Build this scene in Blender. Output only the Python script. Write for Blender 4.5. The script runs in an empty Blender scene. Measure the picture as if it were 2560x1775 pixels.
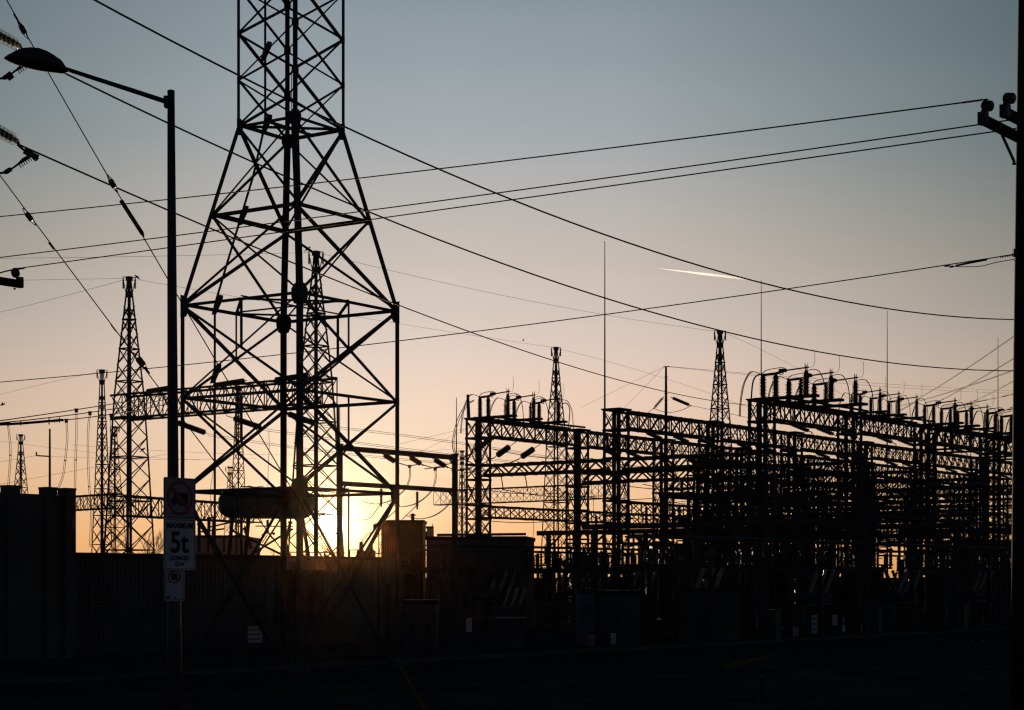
import bpy, math, random
from mathutils import Vector, Matrix
R = math.radians
rnd = random.Random(7)
SC = bpy.context.scene
COL = SC.collection

# ------------------------------------------------------------------ camera
F = 4600.0            # focal length in pixels of a 2560 px wide frame
HX, HY = 1280.0, 1450.0
ZC = 4.0              # eye height above the yard
cd = bpy.data.cameras.new('camera'); cam = bpy.data.objects.new('camera', cd); COL.objects.link(cam)
cam.location = (0, 0, ZC); cam.rotation_euler = (R(90), 0, 0)
cd.sensor_width = 36.0; cd.lens = 36.0 * F / 2560.0; cd.sensor_fit = 'HORIZONTAL'
cd.shift_x = 0.0; cd.shift_y = (HY - 887.5) / 2560.0
cd.clip_start = 0.5; cd.clip_end = 60000
SC.camera = cam

def P(px, py, Y):
    return Vector(((px - HX) / F * Y, Y, ZC - (py - HY) / F * Y))

# ------------------------------------------------------------------ sky, sun
SUN_AZ = math.atan((830 - HX) / F)          # from +Y towards +X
SUN_EL = R(1.75)
sun_dir = Vector((math.sin(SUN_AZ) * math.cos(SUN_EL), math.cos(SUN_AZ) * math.cos(SUN_EL), math.sin(SUN_EL)))

def lin(c):
    return tuple(((v / 255.0 + 0.055) / 1.055) ** 2.4 if v > 10 else v / 255.0 / 12.92 for v in c) + (1.0,)

W = bpy.data.worlds.new('World'); SC.world = W; W.use_nodes = True
nt = W.node_tree; N = nt.nodes; L = nt.links; N.clear()
def nd(t, **k):
    n = N.new(t)
    for a, b in k.items(): setattr(n, a, b)
    return n
def mth(op, a, b=None, c=None):
    n = nd('ShaderNodeMath', operation=op)
    for i, v in enumerate((a, b, c)):
        if v is None: continue
        if isinstance(v, (int, float)): n.inputs[i].default_value = v
        else: L.new(v, n.inputs[i])
    return n.outputs[0]
def vdot(v, d):
    n = nd('ShaderNodeVectorMath', operation='DOT_PRODUCT'); L.new(v, n.inputs[0]); n.inputs[1].default_value = d
    return n.outputs['Value']
def ramp(stops, fac, interp='LINEAR'):
    r = nd('ShaderNodeValToRGB'); cr = r.color_ramp; cr.interpolation = interp
    while len(cr.elements) < len(stops): cr.elements.new(0.5)
    for e, (p, c) in zip(cr.elements, stops): e.position = p; e.color = c
    L.new(fac, r.inputs[0]); return r.outputs[0]
tc = nd('ShaderNodeTexCoord')
nv = nd('ShaderNodeVectorMath', operation='NORMALIZE'); L.new(tc.outputs['Generated'], nv.inputs[0]); D = nv.outputs[0]
sep = nd('ShaderNodeSeparateXYZ'); L.new(D, sep.inputs[0])
zz = mth('MAXIMUM', sep.outputs[2], 0.0)
band = ramp([(0.0, lin((240, 170, 104))), (0.015, lin((245, 184, 124))), (0.034, lin((244, 194, 146))),
             (0.066, lin((240, 205, 174))), (0.11, lin((231, 206, 190))), (0.14, lin((214, 199, 189))),
             (0.165, lin((204, 192, 183))), (0.223, lin((173, 176, 177))), (0.262, lin((154, 164, 170))),
             (0.30, lin((137, 150, 159))), (0.36, lin((108, 128, 140))), (0.5, lin((50, 68, 84))), (1.0, lin((14, 20, 28)))], zz, 'CARDINAL')
# brightness falls with the azimuth away from the sunset
hx = nd('ShaderNodeVectorMath', operation='MULTIPLY'); L.new(D, hx.inputs[0]); hx.inputs[1].default_value = (1, 1, 0)
hn = nd('ShaderNodeVectorMath', operation='NORMALIZE'); L.new(hx.outputs[0], hn.inputs[0])
AX = R(-2.0)
daz = mth('ARCCOSINE', mth('MINIMUM', vdot(hn.outputs[0], (math.sin(AX), math.cos(AX), 0)), 1.0))
t_az = mth('DIVIDE', daz, math.pi)
g = lambda v, b=1.0: (v, v, v * b, 1)
fall_hi = ramp([(0.0, g(1)), (0.03, g(0.95)), (0.05, (0.78, 0.80, 0.79, 1)), (0.075, (0.56, 0.61, 0.61, 1)), (0.10, (0.36, 0.42, 0.43, 1)), (0.13, (0.26, 0.31, 0.33, 1)),
             (0.3, (0.17, 0.22, 0.30, 1)), (1.0, (0.10, 0.145, 0.23, 1))], t_az)
fall_lo = ramp([(0.0, g(1)), (0.05, (0.93, 0.92, 0.9, 1)), (0.075, (0.84, 0.83, 0.80, 1)), (0.10, (0.72, 0.71, 0.66, 1)), (0.14, (0.45, 0.44, 0.42, 1)),
             (0.3, (0.17, 0.20, 0.26, 1)), (1.0, (0.075, 0.13, 0.25, 1))], t_az)
fm = nd('ShaderNodeMix', data_type='RGBA'); mrz = nd('ShaderNodeMapRange'); mrz.inputs[1].default_value = 0.03; mrz.inputs[2].default_value = 0.22
L.new(zz, mrz.inputs[0]); L.new(mrz.outputs[0], fm.inputs[0]); L.new(fall_lo, fm.inputs[6]); L.new(fall_hi, fm.inputs[7]); fall = fm.outputs[2]
mulc = nd('ShaderNodeMix', data_type='RGBA', blend_type='MULTIPLY'); mulc.inputs[0].default_value = 1
L.new(band, mulc.inputs[6]); L.new(fall, mulc.inputs[7])
# glow and disc of the low sun
th = mth('MULTIPLY', mth('ARCCOSINE', mth('MINIMUM', vdot(D, tuple(sun_dir)), 1.0)), 180 / math.pi)
def glow(amp, w, col):
    e = mth('MULTIPLY', mth('EXPONENT', mth('MULTIPLY', th, -1.0 / w)), amp)
    m = nd('ShaderNodeVectorMath', operation='SCALE'); m.inputs[0].default_value = col; L.new(e, m.inputs['Scale'])
    return m.outputs[0]
def vadd(a, b):
    n = nd('ShaderNodeVectorMath', operation='ADD'); L.new(a, n.inputs[0]); L.new(b, n.inputs[1]); return n.outputs[0]
disc = mth('MULTIPLY', mth('SUBTRACT', 1.0, mth('SMOOTH_MIN', mth('MAXIMUM', mth('MULTIPLY', mth('SUBTRACT', th, 0.30), 12.0), 0.0), 1.0, 0.05)), 26.0)
dm = nd('ShaderNodeVectorMath', operation='SCALE'); dm.inputs[0].default_value = (1.0, 0.86, 0.58); L.new(disc, dm.inputs['Scale'])
s = vadd(mulc.outputs[2], glow(4.0, 0.2, (1.0, 0.80, 0.50)))
s = vadd(s, glow(0.32, 0.6, (1.0, 0.74, 0.34)))
s = vadd(s, glow(0.8, 1.8, (0.05, 0.66, 0.62)))
s = vadd(s, dm.outputs[0])
sky = nd('ShaderNodeTexSky', sky_type='NISHITA'); sky.sun_disc = False; sky.sun_elevation = SUN_EL; sky.sun_rotation = SUN_AZ
bg2 = nd('ShaderNodeBackground'); L.new(sky.outputs[0], bg2.inputs[0]); bg2.inputs[1].default_value = 0.002
bg = nd('ShaderNodeBackground'); L.new(s, bg.inputs[0]); bg.inputs[1].default_value = 1.0
add = nd('ShaderNodeAddShader'); L.new(bg.outputs[0], add.inputs[0]); L.new(bg2.outputs[0], add.inputs[1])
wo = nd('ShaderNodeOutputWorld'); L.new(add.outputs[0], wo.inputs[0])
W.cycles.sampling_method = 'MANUAL'; W.cycles.sample_map_resolution = 1024

sl = bpy.data.lights.new('sun', 'SUN'); so = bpy.data.objects.new('sun', sl); COL.objects.link(so)
sl.energy = 3.5; sl.angle = R(0.5); sl.color = (1.0, 0.72, 0.46)
so.rotation_euler = (-sun_dir).to_track_quat('-Z', 'Y').to_euler()

SC.view_settings.view_transform = 'Standard'; SC.view_settings.look = 'None'
SC.view_settings.exposure = 0; SC.view_settings.gamma = 1
SC.render.engine = 'CYCLES'
SC.cycles.max_bounces = 4; SC.cycles.diffuse_bounces = 2; SC.cycles.glossy_bounces = 2
SC.cycles.transmission_bounces = 4; SC.cycles.volume_bounces = 0; SC.cycles.transparent_max_bounces = 12
SC.cycles.use_denoising = True
SC.cycles.filter_width = 1.3

# ------------------------------------------------------------------ materials
def mat(name, col, rough=0.7, metal=0.0, var=0.25, scale=3.0, spec=0.5, bump=0.0):
    m = bpy.data.materials.new(name); m.use_nodes = True; t = m.node_tree; b = t.nodes['Principled BSDF']
    b.inputs['Roughness'].default_value = rough; b.inputs['Metallic'].default_value = metal
    b.inputs['Specular IOR Level'].default_value = spec
    tcn = t.nodes.new('ShaderNodeTexCoord'); n = t.nodes.new('ShaderNodeTexNoise'); n.inputs['Scale'].default_value = scale; n.inputs['Detail'].default_value = 6
    t.links.new(tcn.outputs['Object'], n.inputs['Vector'])
    r = t.nodes.new('ShaderNodeValToRGB')
    a = tuple(max(0, c * (1 - var)) for c in col) + (1,); z = tuple(min(1, c * (1 + var)) for c in col) + (1,)
    r.color_ramp.elements[0].position = 0.3; r.color_ramp.elements[1].position = 0.7
    r.color_ramp.elements[0].color = a; r.color_ramp.elements[1].color = z
    t.links.new(n.outputs['Fac'], r.inputs[0]); t.links.new(r.outputs[0], b.inputs['Base Color'])
    if bump:
        bn = t.nodes.new('ShaderNodeBump'); bn.inputs['Strength'].default_value = bump
        t.links.new(n.outputs['Fac'], bn.inputs['Height']); t.links.new(bn.outputs[0], b.inputs['Normal'])
    return m
M = dict(
    steel=mat('weathered_steel', (0.045, 0.047, 0.05), 0.75, 0.1, 0.35, 2, 0.25),
    galv=mat('galvanised_steel', (0.05, 0.052, 0.058), 0.6, 0.2, 0.3, 4, 0.3),
    dark=mat('dark_metal', (0.02, 0.021, 0.024), 0.7, 0.0, 0.3, 3, 0.25),
    cable=mat('cable', (0.02, 0.02, 0.022), 0.7, 0.0, 0.2, 5, 0.2),
    porc=mat('brown_porcelain', (0.05, 0.022, 0.014), 0.45, 0.0, 0.3, 6, 0.5),
    grey_porc=mat('grey_porcelain', (0.22, 0.22, 0.24), 0.3, 0.0, 0.15, 6, 0.5),
    wood=mat('creosoted_wood', (0.03, 0.022, 0.016), 0.9, 0.0, 0.5, 2, 0.1, 0.4),
    conc=mat('precast_concrete', (0.09, 0.09, 0.085), 0.9, 0.0, 0.25, 0.6, 0.1, 0.2),
    cladding=mat('painted_cladding', (0.06, 0.06, 0.064), 0.6, 0.0, 0.18, 0.4, 0.3),
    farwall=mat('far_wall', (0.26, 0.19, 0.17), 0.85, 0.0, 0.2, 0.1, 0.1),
    window=mat('window_glass', (0.02, 0.02, 0.025), 0.15, 0.0, 0.1, 1, 0.5),
    tank=mat('transformer_paint', (0.06, 0.062, 0.065), 0.75, 0.0, 0.15, 1, 0.35),
    bluewall=mat('pale_blue_wall', (0.08, 0.10, 0.15), 0.8, 0.0, 0.1, 1, 0.2),
    dull=mat('darker_sign_white', (0.20, 0.20, 0.24), 0.5, 0.0, 0.08, 3, 0.4),  # darker sign white, used on the upper panel
    white=mat('sign_white', (0.40, 0.41, 0.50), 0.45, 0.0, 0.05, 3, 0.5),
    black=mat('sign_black', (0.012, 0.012, 0.012), 0.6, 0.0, 0.1, 3, 0.2),
    red=mat('sign_red', (0.20, 0.02, 0.025), 0.5, 0.0, 0.1, 3, 0.3),
    yellow=mat('guard_yellow', (0.16, 0.11, 0.012), 0.8, 0.0, 0.2, 3, 0.2),
    ground=mat('gravel_ground', (0.06, 0.063, 0.066), 1.0, 0.0, 0.45, 0.35, 0.0),
    asphalt=mat('asphalt', (0.05, 0.05, 0.052), 1.0, 0.0, 0.3, 1.2, 0.0),
    walk=mat('pavement_concrete', (0.09, 0.087, 0.085), 1.0, 0.0, 0.25, 0.8, 0.0),
    grass=mat('grass_green', (0.035, 0.05, 0.02), 0.9, 0.0, 0.4, 3, 0.1),
    bark=mat('bark', (0.05, 0.04, 0.03), 0.9, 0.0, 0.3, 3, 0.1),
    bird=mat('dark_feathers', (0.02, 0.02, 0.022), 0.8, 0.0, 0.3, 30, 0.1),
)
# glass insulator discs
m = bpy.data.materials.new('insulator_glass'); m.use_nodes = True; b = m.node_tree.nodes['Principled BSDF']
b.inputs['Base Color'].default_value = (0.55, 0.62, 0.60, 1); b.inputs['Roughness'].default_value = 0.08
b.inputs['Transmission Weight'].default_value = 1.0; b.inputs['IOR'].default_value = 1.5; 
t = m.node_tree; t.nodes.remove(b); o = [n for n in t.nodes if n.type == 'OUTPUT_MATERIAL'][0]
trn = t.nodes.new('ShaderNodeBsdfTransparent'); trn.inputs[0].default_value = (0.80, 0.86, 0.86, 1); tl = t.nodes.new('ShaderNodeBsdfTranslucent'); tl.inputs[0].default_value = (0.8, 0.62, 0.5, 1)
gl = t.nodes.new('ShaderNodeBsdfGlossy'); gl.inputs['Roughness'].default_value = 0.12; lw = t.nodes.new('ShaderNodeLayerWeight'); lw.inputs[0].default_value = 0.35
m1 = t.nodes.new('ShaderNodeMixShader'); m1.inputs[0].default_value = 0.4; m2 = t.nodes.new('ShaderNodeMixShader')
t.links.new(tl.outputs[0], m1.inputs[1]); t.links.new(gl.outputs[0], m1.inputs[2]); t.links.new(lw.outputs['Facing'], m2.inputs[0]); t.links.new(trn.outputs[0], m2.inputs[1]); t.links.new(m1.outputs[0], m2.inputs[2]); t.links.new(m2.outputs[0], o.inputs[0]); M['glass'] = m
# contrail: a real volume of ice particles, thinning out along its length
m = bpy.data.materials.new('ice_trail'); m.use_nodes = True; t = m.node_tree; t.nodes.clear()
o = t.nodes.new('ShaderNodeOutputMaterial'); vs = t.nodes.new('ShaderNodeVolumePrincipled')
vs.inputs['Color'].default_value = (0.9, 0.95, 1, 1); vs.inputs['Anisotropy'].default_value = 0.75
tcn = t.nodes.new('ShaderNodeTexCoord'); sx = t.nodes.new('ShaderNodeSeparateXYZ'); t.links.new(tcn.outputs['Object'], sx.inputs[0])
mr = t.nodes.new('ShaderNodeMapRange'); mr.inputs[1].default_value = 150; mr.inputs[2].default_value = 620; mr.inputs[3].default_value = 0.05; mr.inputs[4].default_value = 0.0
t.links.new(sx.outputs[0], mr.inputs[0]); t.links.new(mr.outputs[0], vs.inputs['Density']); t.links.new(vs.outputs[0], o.inputs['Volume']); M['trail'] = m

# ------------------------------------------------------------------ mesh helpers
class MB:
    def __init__(s): s.v = []; s.f = []; s.sm = False
    def box(s, c, d, ax=None):
        """box of full size d at centre c, ax = 3 unit axes"""
        ax = ax or (Vector((1, 0, 0)), Vector((0, 1, 0)), Vector((0, 0, 1)))
        c = Vector(c); i = len(s.v); h = [ax[k] * (d[k] / 2) for k in range(3)]
        for z in (-1, 1):
            for y in (-1, 1):
                for x in (-1, 1): s.v.append(c + h[0] * x + h[1] * y + h[2] * z)
        s.f += [(i, i + 2, i + 3, i + 1), (i + 4, i + 5, i + 7, i + 6), (i, i + 1, i + 5, i + 4), (i + 2, i + 6, i + 7, i + 3), (i, i + 4, i + 6, i + 2), (i + 1, i + 3, i + 7, i + 5)]
        return s
    def bar(s, a, b, w, h=None, up=(0, 0, 1)):
        a = Vector(a); b = Vector(b); d = b - a; ln = d.length
        if ln < 1e-6: return s
        d /= ln; up = Vector(up)
        if abs(d.dot(up)) > 0.97: up = Vector((1, 0.3, 0)).normalized()
        x = d.cross(up).normalized(); y = x.cross(d).normalized()
        return s.box((a + b) / 2, (w, h or w, ln), (x, y, d))
    def angle(s, a, b, w, t, d1, d2):
        """L-profile from a to b, heel on the line, flanges along d1 and d2"""
        a = Vector(a); b = Vector(b); d = (b - a); ln = d.length; d /= ln
        for p, q in ((Vector(d1), Vector(d2)), (Vector(d2), Vector(d1))):
            p = (p - d * p.dot(d)).normalized(); q = (q - d * q.dot(d)).normalized()
            s.box((a + b) / 2 + p * (w / 2) + q * (t / 2), (w, t, ln), (p, q, d))
        return s
    def tube(s, pts, r, n=6, cap=True):
        pts = [Vector(p) for p in pts]; rs = r if isinstance(r, (list, tuple)) else [r] * len(pts)
        i0 = len(s.v); prev = None
        for k, p in enumerate(pts):
            d = (pts[min(k + 1, len(pts) - 1)] - pts[max(k - 1, 0)])
            if d.length < 1e-9: d = Vector((0, 0, 1))
            d.normalize()
            if prev is None:
                x = d.cross(Vector((0, 0, 1)));
                if x.length < 0.05: x = d.cross(Vector((1, 0, 0)))
            else: x = prev - d * prev.dot(d)
            x.normalize(); prev = x; y = d.cross(x)
            for j in range(n):
                a = 2 * math.pi * j / n; s.v.append(p + (x * math.cos(a) + y * math.sin(a)) * rs[k])
        for k in range(len(pts) - 1):
            for j in range(n):
                a = i0 + k * n + j; b = i0 + k * n + (j + 1) % n; s.f.append((a, b, b + n, a + n))
        if cap:
            s.f.append(tuple(i0 + j for j in range(n))[::-1]); e = i0 + (len(pts) - 1) * n; s.f.append(tuple(e + j for j in range(n)))
        return s
    def lathe(s, prof, p0, ax=(0, 0, 1), n=10):
        """prof: list of (radius, distance along the axis)"""
        ax = Vector(ax).normalized(); x = ax.cross(Vector((0, 1, 0)))
        if x.length < 0.1: x = ax.cross(Vector((1, 0, 0)))
        x.normalize(); y = ax.cross(x); p0 = Vector(p0); i0 = len(s.v)
        for r, z in prof:
            for j in range(n):
                a = 2 * math.pi * j / n; s.v.append(p0 + ax * z + (x * math.cos(a) + y * math.sin(a)) * max(r, 1e-4))
        for k in range(len(prof) - 1):
            for j in range(n):
                a = i0 + k * n + j; b = i0 + k * n + (j + 1) % n; s.f.append((a, b, b + n, a + n))
        s.f.append(tuple(i0 + j for j in range(n))[::-1]); e = i0 + (len(prof) - 1) * n; s.f.append(tuple(e + j for j in range(n)))
        return s
    def prism(s, poly, o, x, y, th):
        """extrude the 2-D outline by th along x cross y, starting at o"""
        o = Vector(o); x = Vector(x); y = Vector(y); nrm = x.cross(y).normalized(); n = len(poly); i = len(s.v)
        for k in (0, 1):
            for a, b in poly: s.v.append(o + x * a + y * b + nrm * th * k)
        s.f.append(tuple(range(i, i + n))[::-1]); s.f.append(tuple(range(i + n, i + 2 * n)))
        for j in range(n): s.f.append((i + j, i + (j + 1) % n, i + n + (j + 1) % n, i + n + j))
        return s
    def build(s, name, m, parent=None, org=None, smooth=False):
        org = Vector(org) if org is not None else Vector((0, 0, 0))
        me = bpy.data.meshes.new(name); me.from_pydata([tuple(v - org) for v in s.v], [], s.f); me.update()
        me.materials.append(M[m] if isinstance(m, str) else m)
        if smooth: me.polygons.foreach_set('use_smooth', [True] * len(me.polygons))
        o = bpy.data.objects.new(name, me); COL.objects.link(o)
        if parent is not None: o.parent = parent
        else: o.location = org
        return o

def tag(o, label=None, cat=None, group=None, kind=None):
    if label: o['label'] = label
    if cat: o['category'] = cat
    if group: o['group'] = group
    if kind: o['kind'] = kind
    return o
def empty(name, loc=(0, 0, 0), rz=0, label=None, cat=None, group=None):
    e = bpy.data.objects.new(name, None); COL.objects.link(e); e.location = loc; e.rotation_euler = (0, 0, rz); e.empty_display_size = 0.2
    return tag(e, label, cat, group)
def dup(root, loc, rz=None, label=None, sc=None, group=None):
    r = root.copy(); COL.objects.link(r); r.location = loc
    if rz is not None: r.rotation_euler = (0, 0, rz)
    if sc: r.scale = sc
    if label: r['label'] = label
    if group: r['group'] = group
    for ch in list(root.children):
        c = ch.copy(); COL.objects.link(c); c.parent = r
        for gch in list(ch.children):
            d = gch.copy(); COL.objects.link(d); d.parent = c
    return r
class Proto:
    """the first placement moves the prototype itself, later ones copy it"""
    def __init__(s, root): s.root = root; s.used = False
    def put(s, loc, rz, label, sc=None, group=None):
        if not s.used:
            s.used = True; r = s.root; r.location = loc; r.rotation_euler = (0, 0, rz); r['label'] = label
            if sc: r.scale = sc
            if group: r['group'] = group
            return r
        return dup(s.root, loc, rz, label, sc or (1, 1, 1), group)
ORD = ['first', 'second', 'third', 'fourth', 'fifth', 'sixth', 'seventh', 'eighth', 'ninth', 'tenth', 'eleventh', 'twelfth']

# yard axes: u runs away to the right along the fence, v away to the left
U = Vector((0.602, 0.799, 0)).normalized(); V = Vector((-U.y, U.x, 0)); YAW = math.atan2(U.y, U.x)
def Wd(u, v, z=0): return Vector((-2.92, 160, 0)) + U * u + V * v + Vector((0, 0, z))

def shed_profile(h, r, core, n, cap=0.06):
    """ribbed post insulator"""
    pr = [(core * 1.15, 0), (core * 1.15, cap)]; st = (h - 2 * cap) / n
    for i in range(n):
        z = cap + i * st; rr = r * (1.0 if i % 2 == 0 else 0.84)
        pr += [(core, z + st * 0.1), (rr, z + st * 0.35), (rr, z + st * 0.48), (core, z + st * 0.85)]
    pr += [(core * 1.15, h - cap), (core * 1.15, h)]
    return pr
def disc_string(name, a, b, r, n, m, label, group, link=0.25):
    """cap-and-pin string from a to b with end fittings"""
    a = Vector(a); b = Vector(b); d = (b - a); ln = d.length; ax = d / ln
    e = empty(name, a, 0, label, 'insulator', group)
    st = ln / n; k = MB()
    for i in range(n):
        z = i * st
        if m == 'glass':
            k = MB().lathe([(r * 0.3, z + st * 0.3), (r * 0.8, z + st * 0.4), (r, z + st * 0.6), (r * 0.97, z + st * 0.66)], a, ax, 20); k.f.pop(); k.f.pop(); k.build('disc', m, e, a, True)
        else: k.lathe([(r * 0.3, z), (r * 0.35, z + st * 0.3), (r, z + st * 0.55), (r * 0.96, z + st * 0.68), (r * 0.4, z + st * 0.62), (r * 0.3, z + st)], a, ax, 12)
    if m != 'glass': k.build('disc', m, e, a, True)
    else:
        k = MB(); pr = []
        for i in range(n): pr += [(r * 0.2, i * st), (r * 0.42, i * st + st * 0.1), (r * 0.42, i * st + st * 0.45), (r * 0.15, i * st + st * 0.6), (r * 0.15, i * st + st * 0.95)]
        k.lathe(pr, a, ax, 10); k.build('cap_and_pin_core', 'dark', e, a, True)
    f = MB(); f.bar(a - ax * link, a, 0.05).bar(b, b + ax * 0.3, 0.06); f.build('end_fitting', 'galv', e, a)
    return e

def catenary(p0, p1, sag, n=24):
    p0 = Vector(p0); p1 = Vector(p1)
    return [p0.lerp(p1, i / n) - Vector((0, 0, 4 * sag * (i / n) * (1 - i / n))) for i in range(n + 1)]
def fit_sag(p0, p1, mid):
    """sag so that the wire passes through the observed direction mid (px, py)"""
    mx = (mid[0] - HX) / F; dx = p1.x - p0.x; dy = p1.y - p0.y
    t = (mx * p0.y - p0.x) / (dx - mx * dy); t = min(0.97, max(0.03, t))
    q = p0.lerp(p1, t); z = ZC - (mid[1] - HY) / F * q.y
    return (q.z - z) / (4 * t * (1 - t))
def wire(label, a, Y0, b, Y1, mid=None, r=0.015, name='power_cable', cat='cable', group=None, n=28, sag=0.0, m='cable'):
    p0 = P(a[0], a[1], Y0); p1 = P(b[0], b[1], Y1)
    if mid: sag = fit_sag(p0, p1, mid)
    o = MB().tube(catenary(p0, p1, sag, n), r, 6).build(name, m, None, p0, True)
    return tag(o, label, cat, group)
def run(label, pts, r, name='jumper_cable', cat='cable', group=None, m='cable', nsub=6):
    """smooth tube through points (x, y, depth)"""
    q = [P(*p) if not isinstance(p, Vector) else p for p in pts]; out = []
    for i in range(len(q) - 1):
        p0 = q[max(i - 1, 0)]; p1 = q[i]; p2 = q[i + 1]; p3 = q[min(i + 2, len(q) - 1)]
        for j in range(nsub):
            t = j / nsub
            out.append(0.5 * ((2 * p1) + (p2 - p0) * t + (2 * p0 - 5 * p1 + 4 * p2 - p3) * t * t + (3 * p1 - p0 - 3 * p2 + p3) * t ** 3))
    out.append(q[-1])
    o = MB().tube(out, r, 6).build(name, m, None, q[0], True)
    return tag(o, label, cat, group) if label else o

# ================================================================== SETTING
# yard ground: one sheet reaching past the far hedge that closes the view, rising to a bank where the camera stands
def zg(x, y):
    if y > 42: return 0.0
    if y > 17: return 2.0 * ((42 - y) / 25.0) ** 1.15
    return 2.0 + 0.4 * min(1.0, (17 - y) / 12.0)
g_ = MB(); xs = [-300, -200, -120, -60, -30, -15, -8, 0, 8, 15, 30, 60, 120, 200, 300]
ys = [-60, -20, 0, 5, 10, 14, 17, 20, 23, 26, 29, 32, 35, 38, 40, 42, 60, 100, 200, 300, 430]
for y in ys:
    for x in xs: g_.v.append(Vector((x, y, zg(x, y))))
nx = len(xs)
for j in range(len(ys) - 1):
    for i in range(nx - 1): a = j * nx + i; g_.f.append((a, a + 1, a + nx + 1, a + nx))
tag(g_.build('ground', 'ground', None, None, True), kind='structure')
FO = Vector((-21.1, 76.0, 0))                      # where the fence line starts
def fence_pt(s, off=0, z=0): return FO + U * s - V * off + Vector((0, 0, z))
def strip(name, s0, s1, o0, o1, z, m, th=None):
    k = MB(); c = (fence_pt(s0, o0) + fence_pt(s1, o0) + fence_pt(s0, o1) + fence_pt(s1, o1)) / 4
    h = th or 0.004
    k.box(c + Vector((0, 0, z - h / 2)), (s1 - s0, abs(o1 - o0), h), (U, V, Vector((0, 0, 1))))
    return k.build(name, m)
tag(strip('access_road', -30, 190, 5.2, 12.5, 0.012, 'asphalt', 0.02), kind='structure')
tag(strip('pavement', -30, 190, 3.0, 5.0, 0.13, 'walk', 0.16), kind='structure')
tag(strip('kerb', -30, 190, 5.0, 5.2, 0.15, 'walk', 0.18), kind='structure')
gr = MB(); r2 = random.Random(3)
for i in range(9000):
    s = r2.uniform(-10, 110); o = r2.choice((r2.uniform(0.3, 2.9), r2.uniform(12.6, 19)))
    p = fence_pt(s, o); h = r2.uniform(0.06, 0.28); a = r2.uniform(0, 6.28); d = Vector((math.cos(a), math.sin(a), 0)) * 0.02
    tip = p + Vector((r2.uniform(-.08, .08), r2.uniform(-.08, .08), h)); k = len(gr.v); gr.v += [p - d, p + d, tip]; gr.f.append((k, k + 1, k + 2))
tag(gr.build('grass', 'grass'), 'rough dark grass along both sides of the access road', 'grass', kind='stuff')

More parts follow.
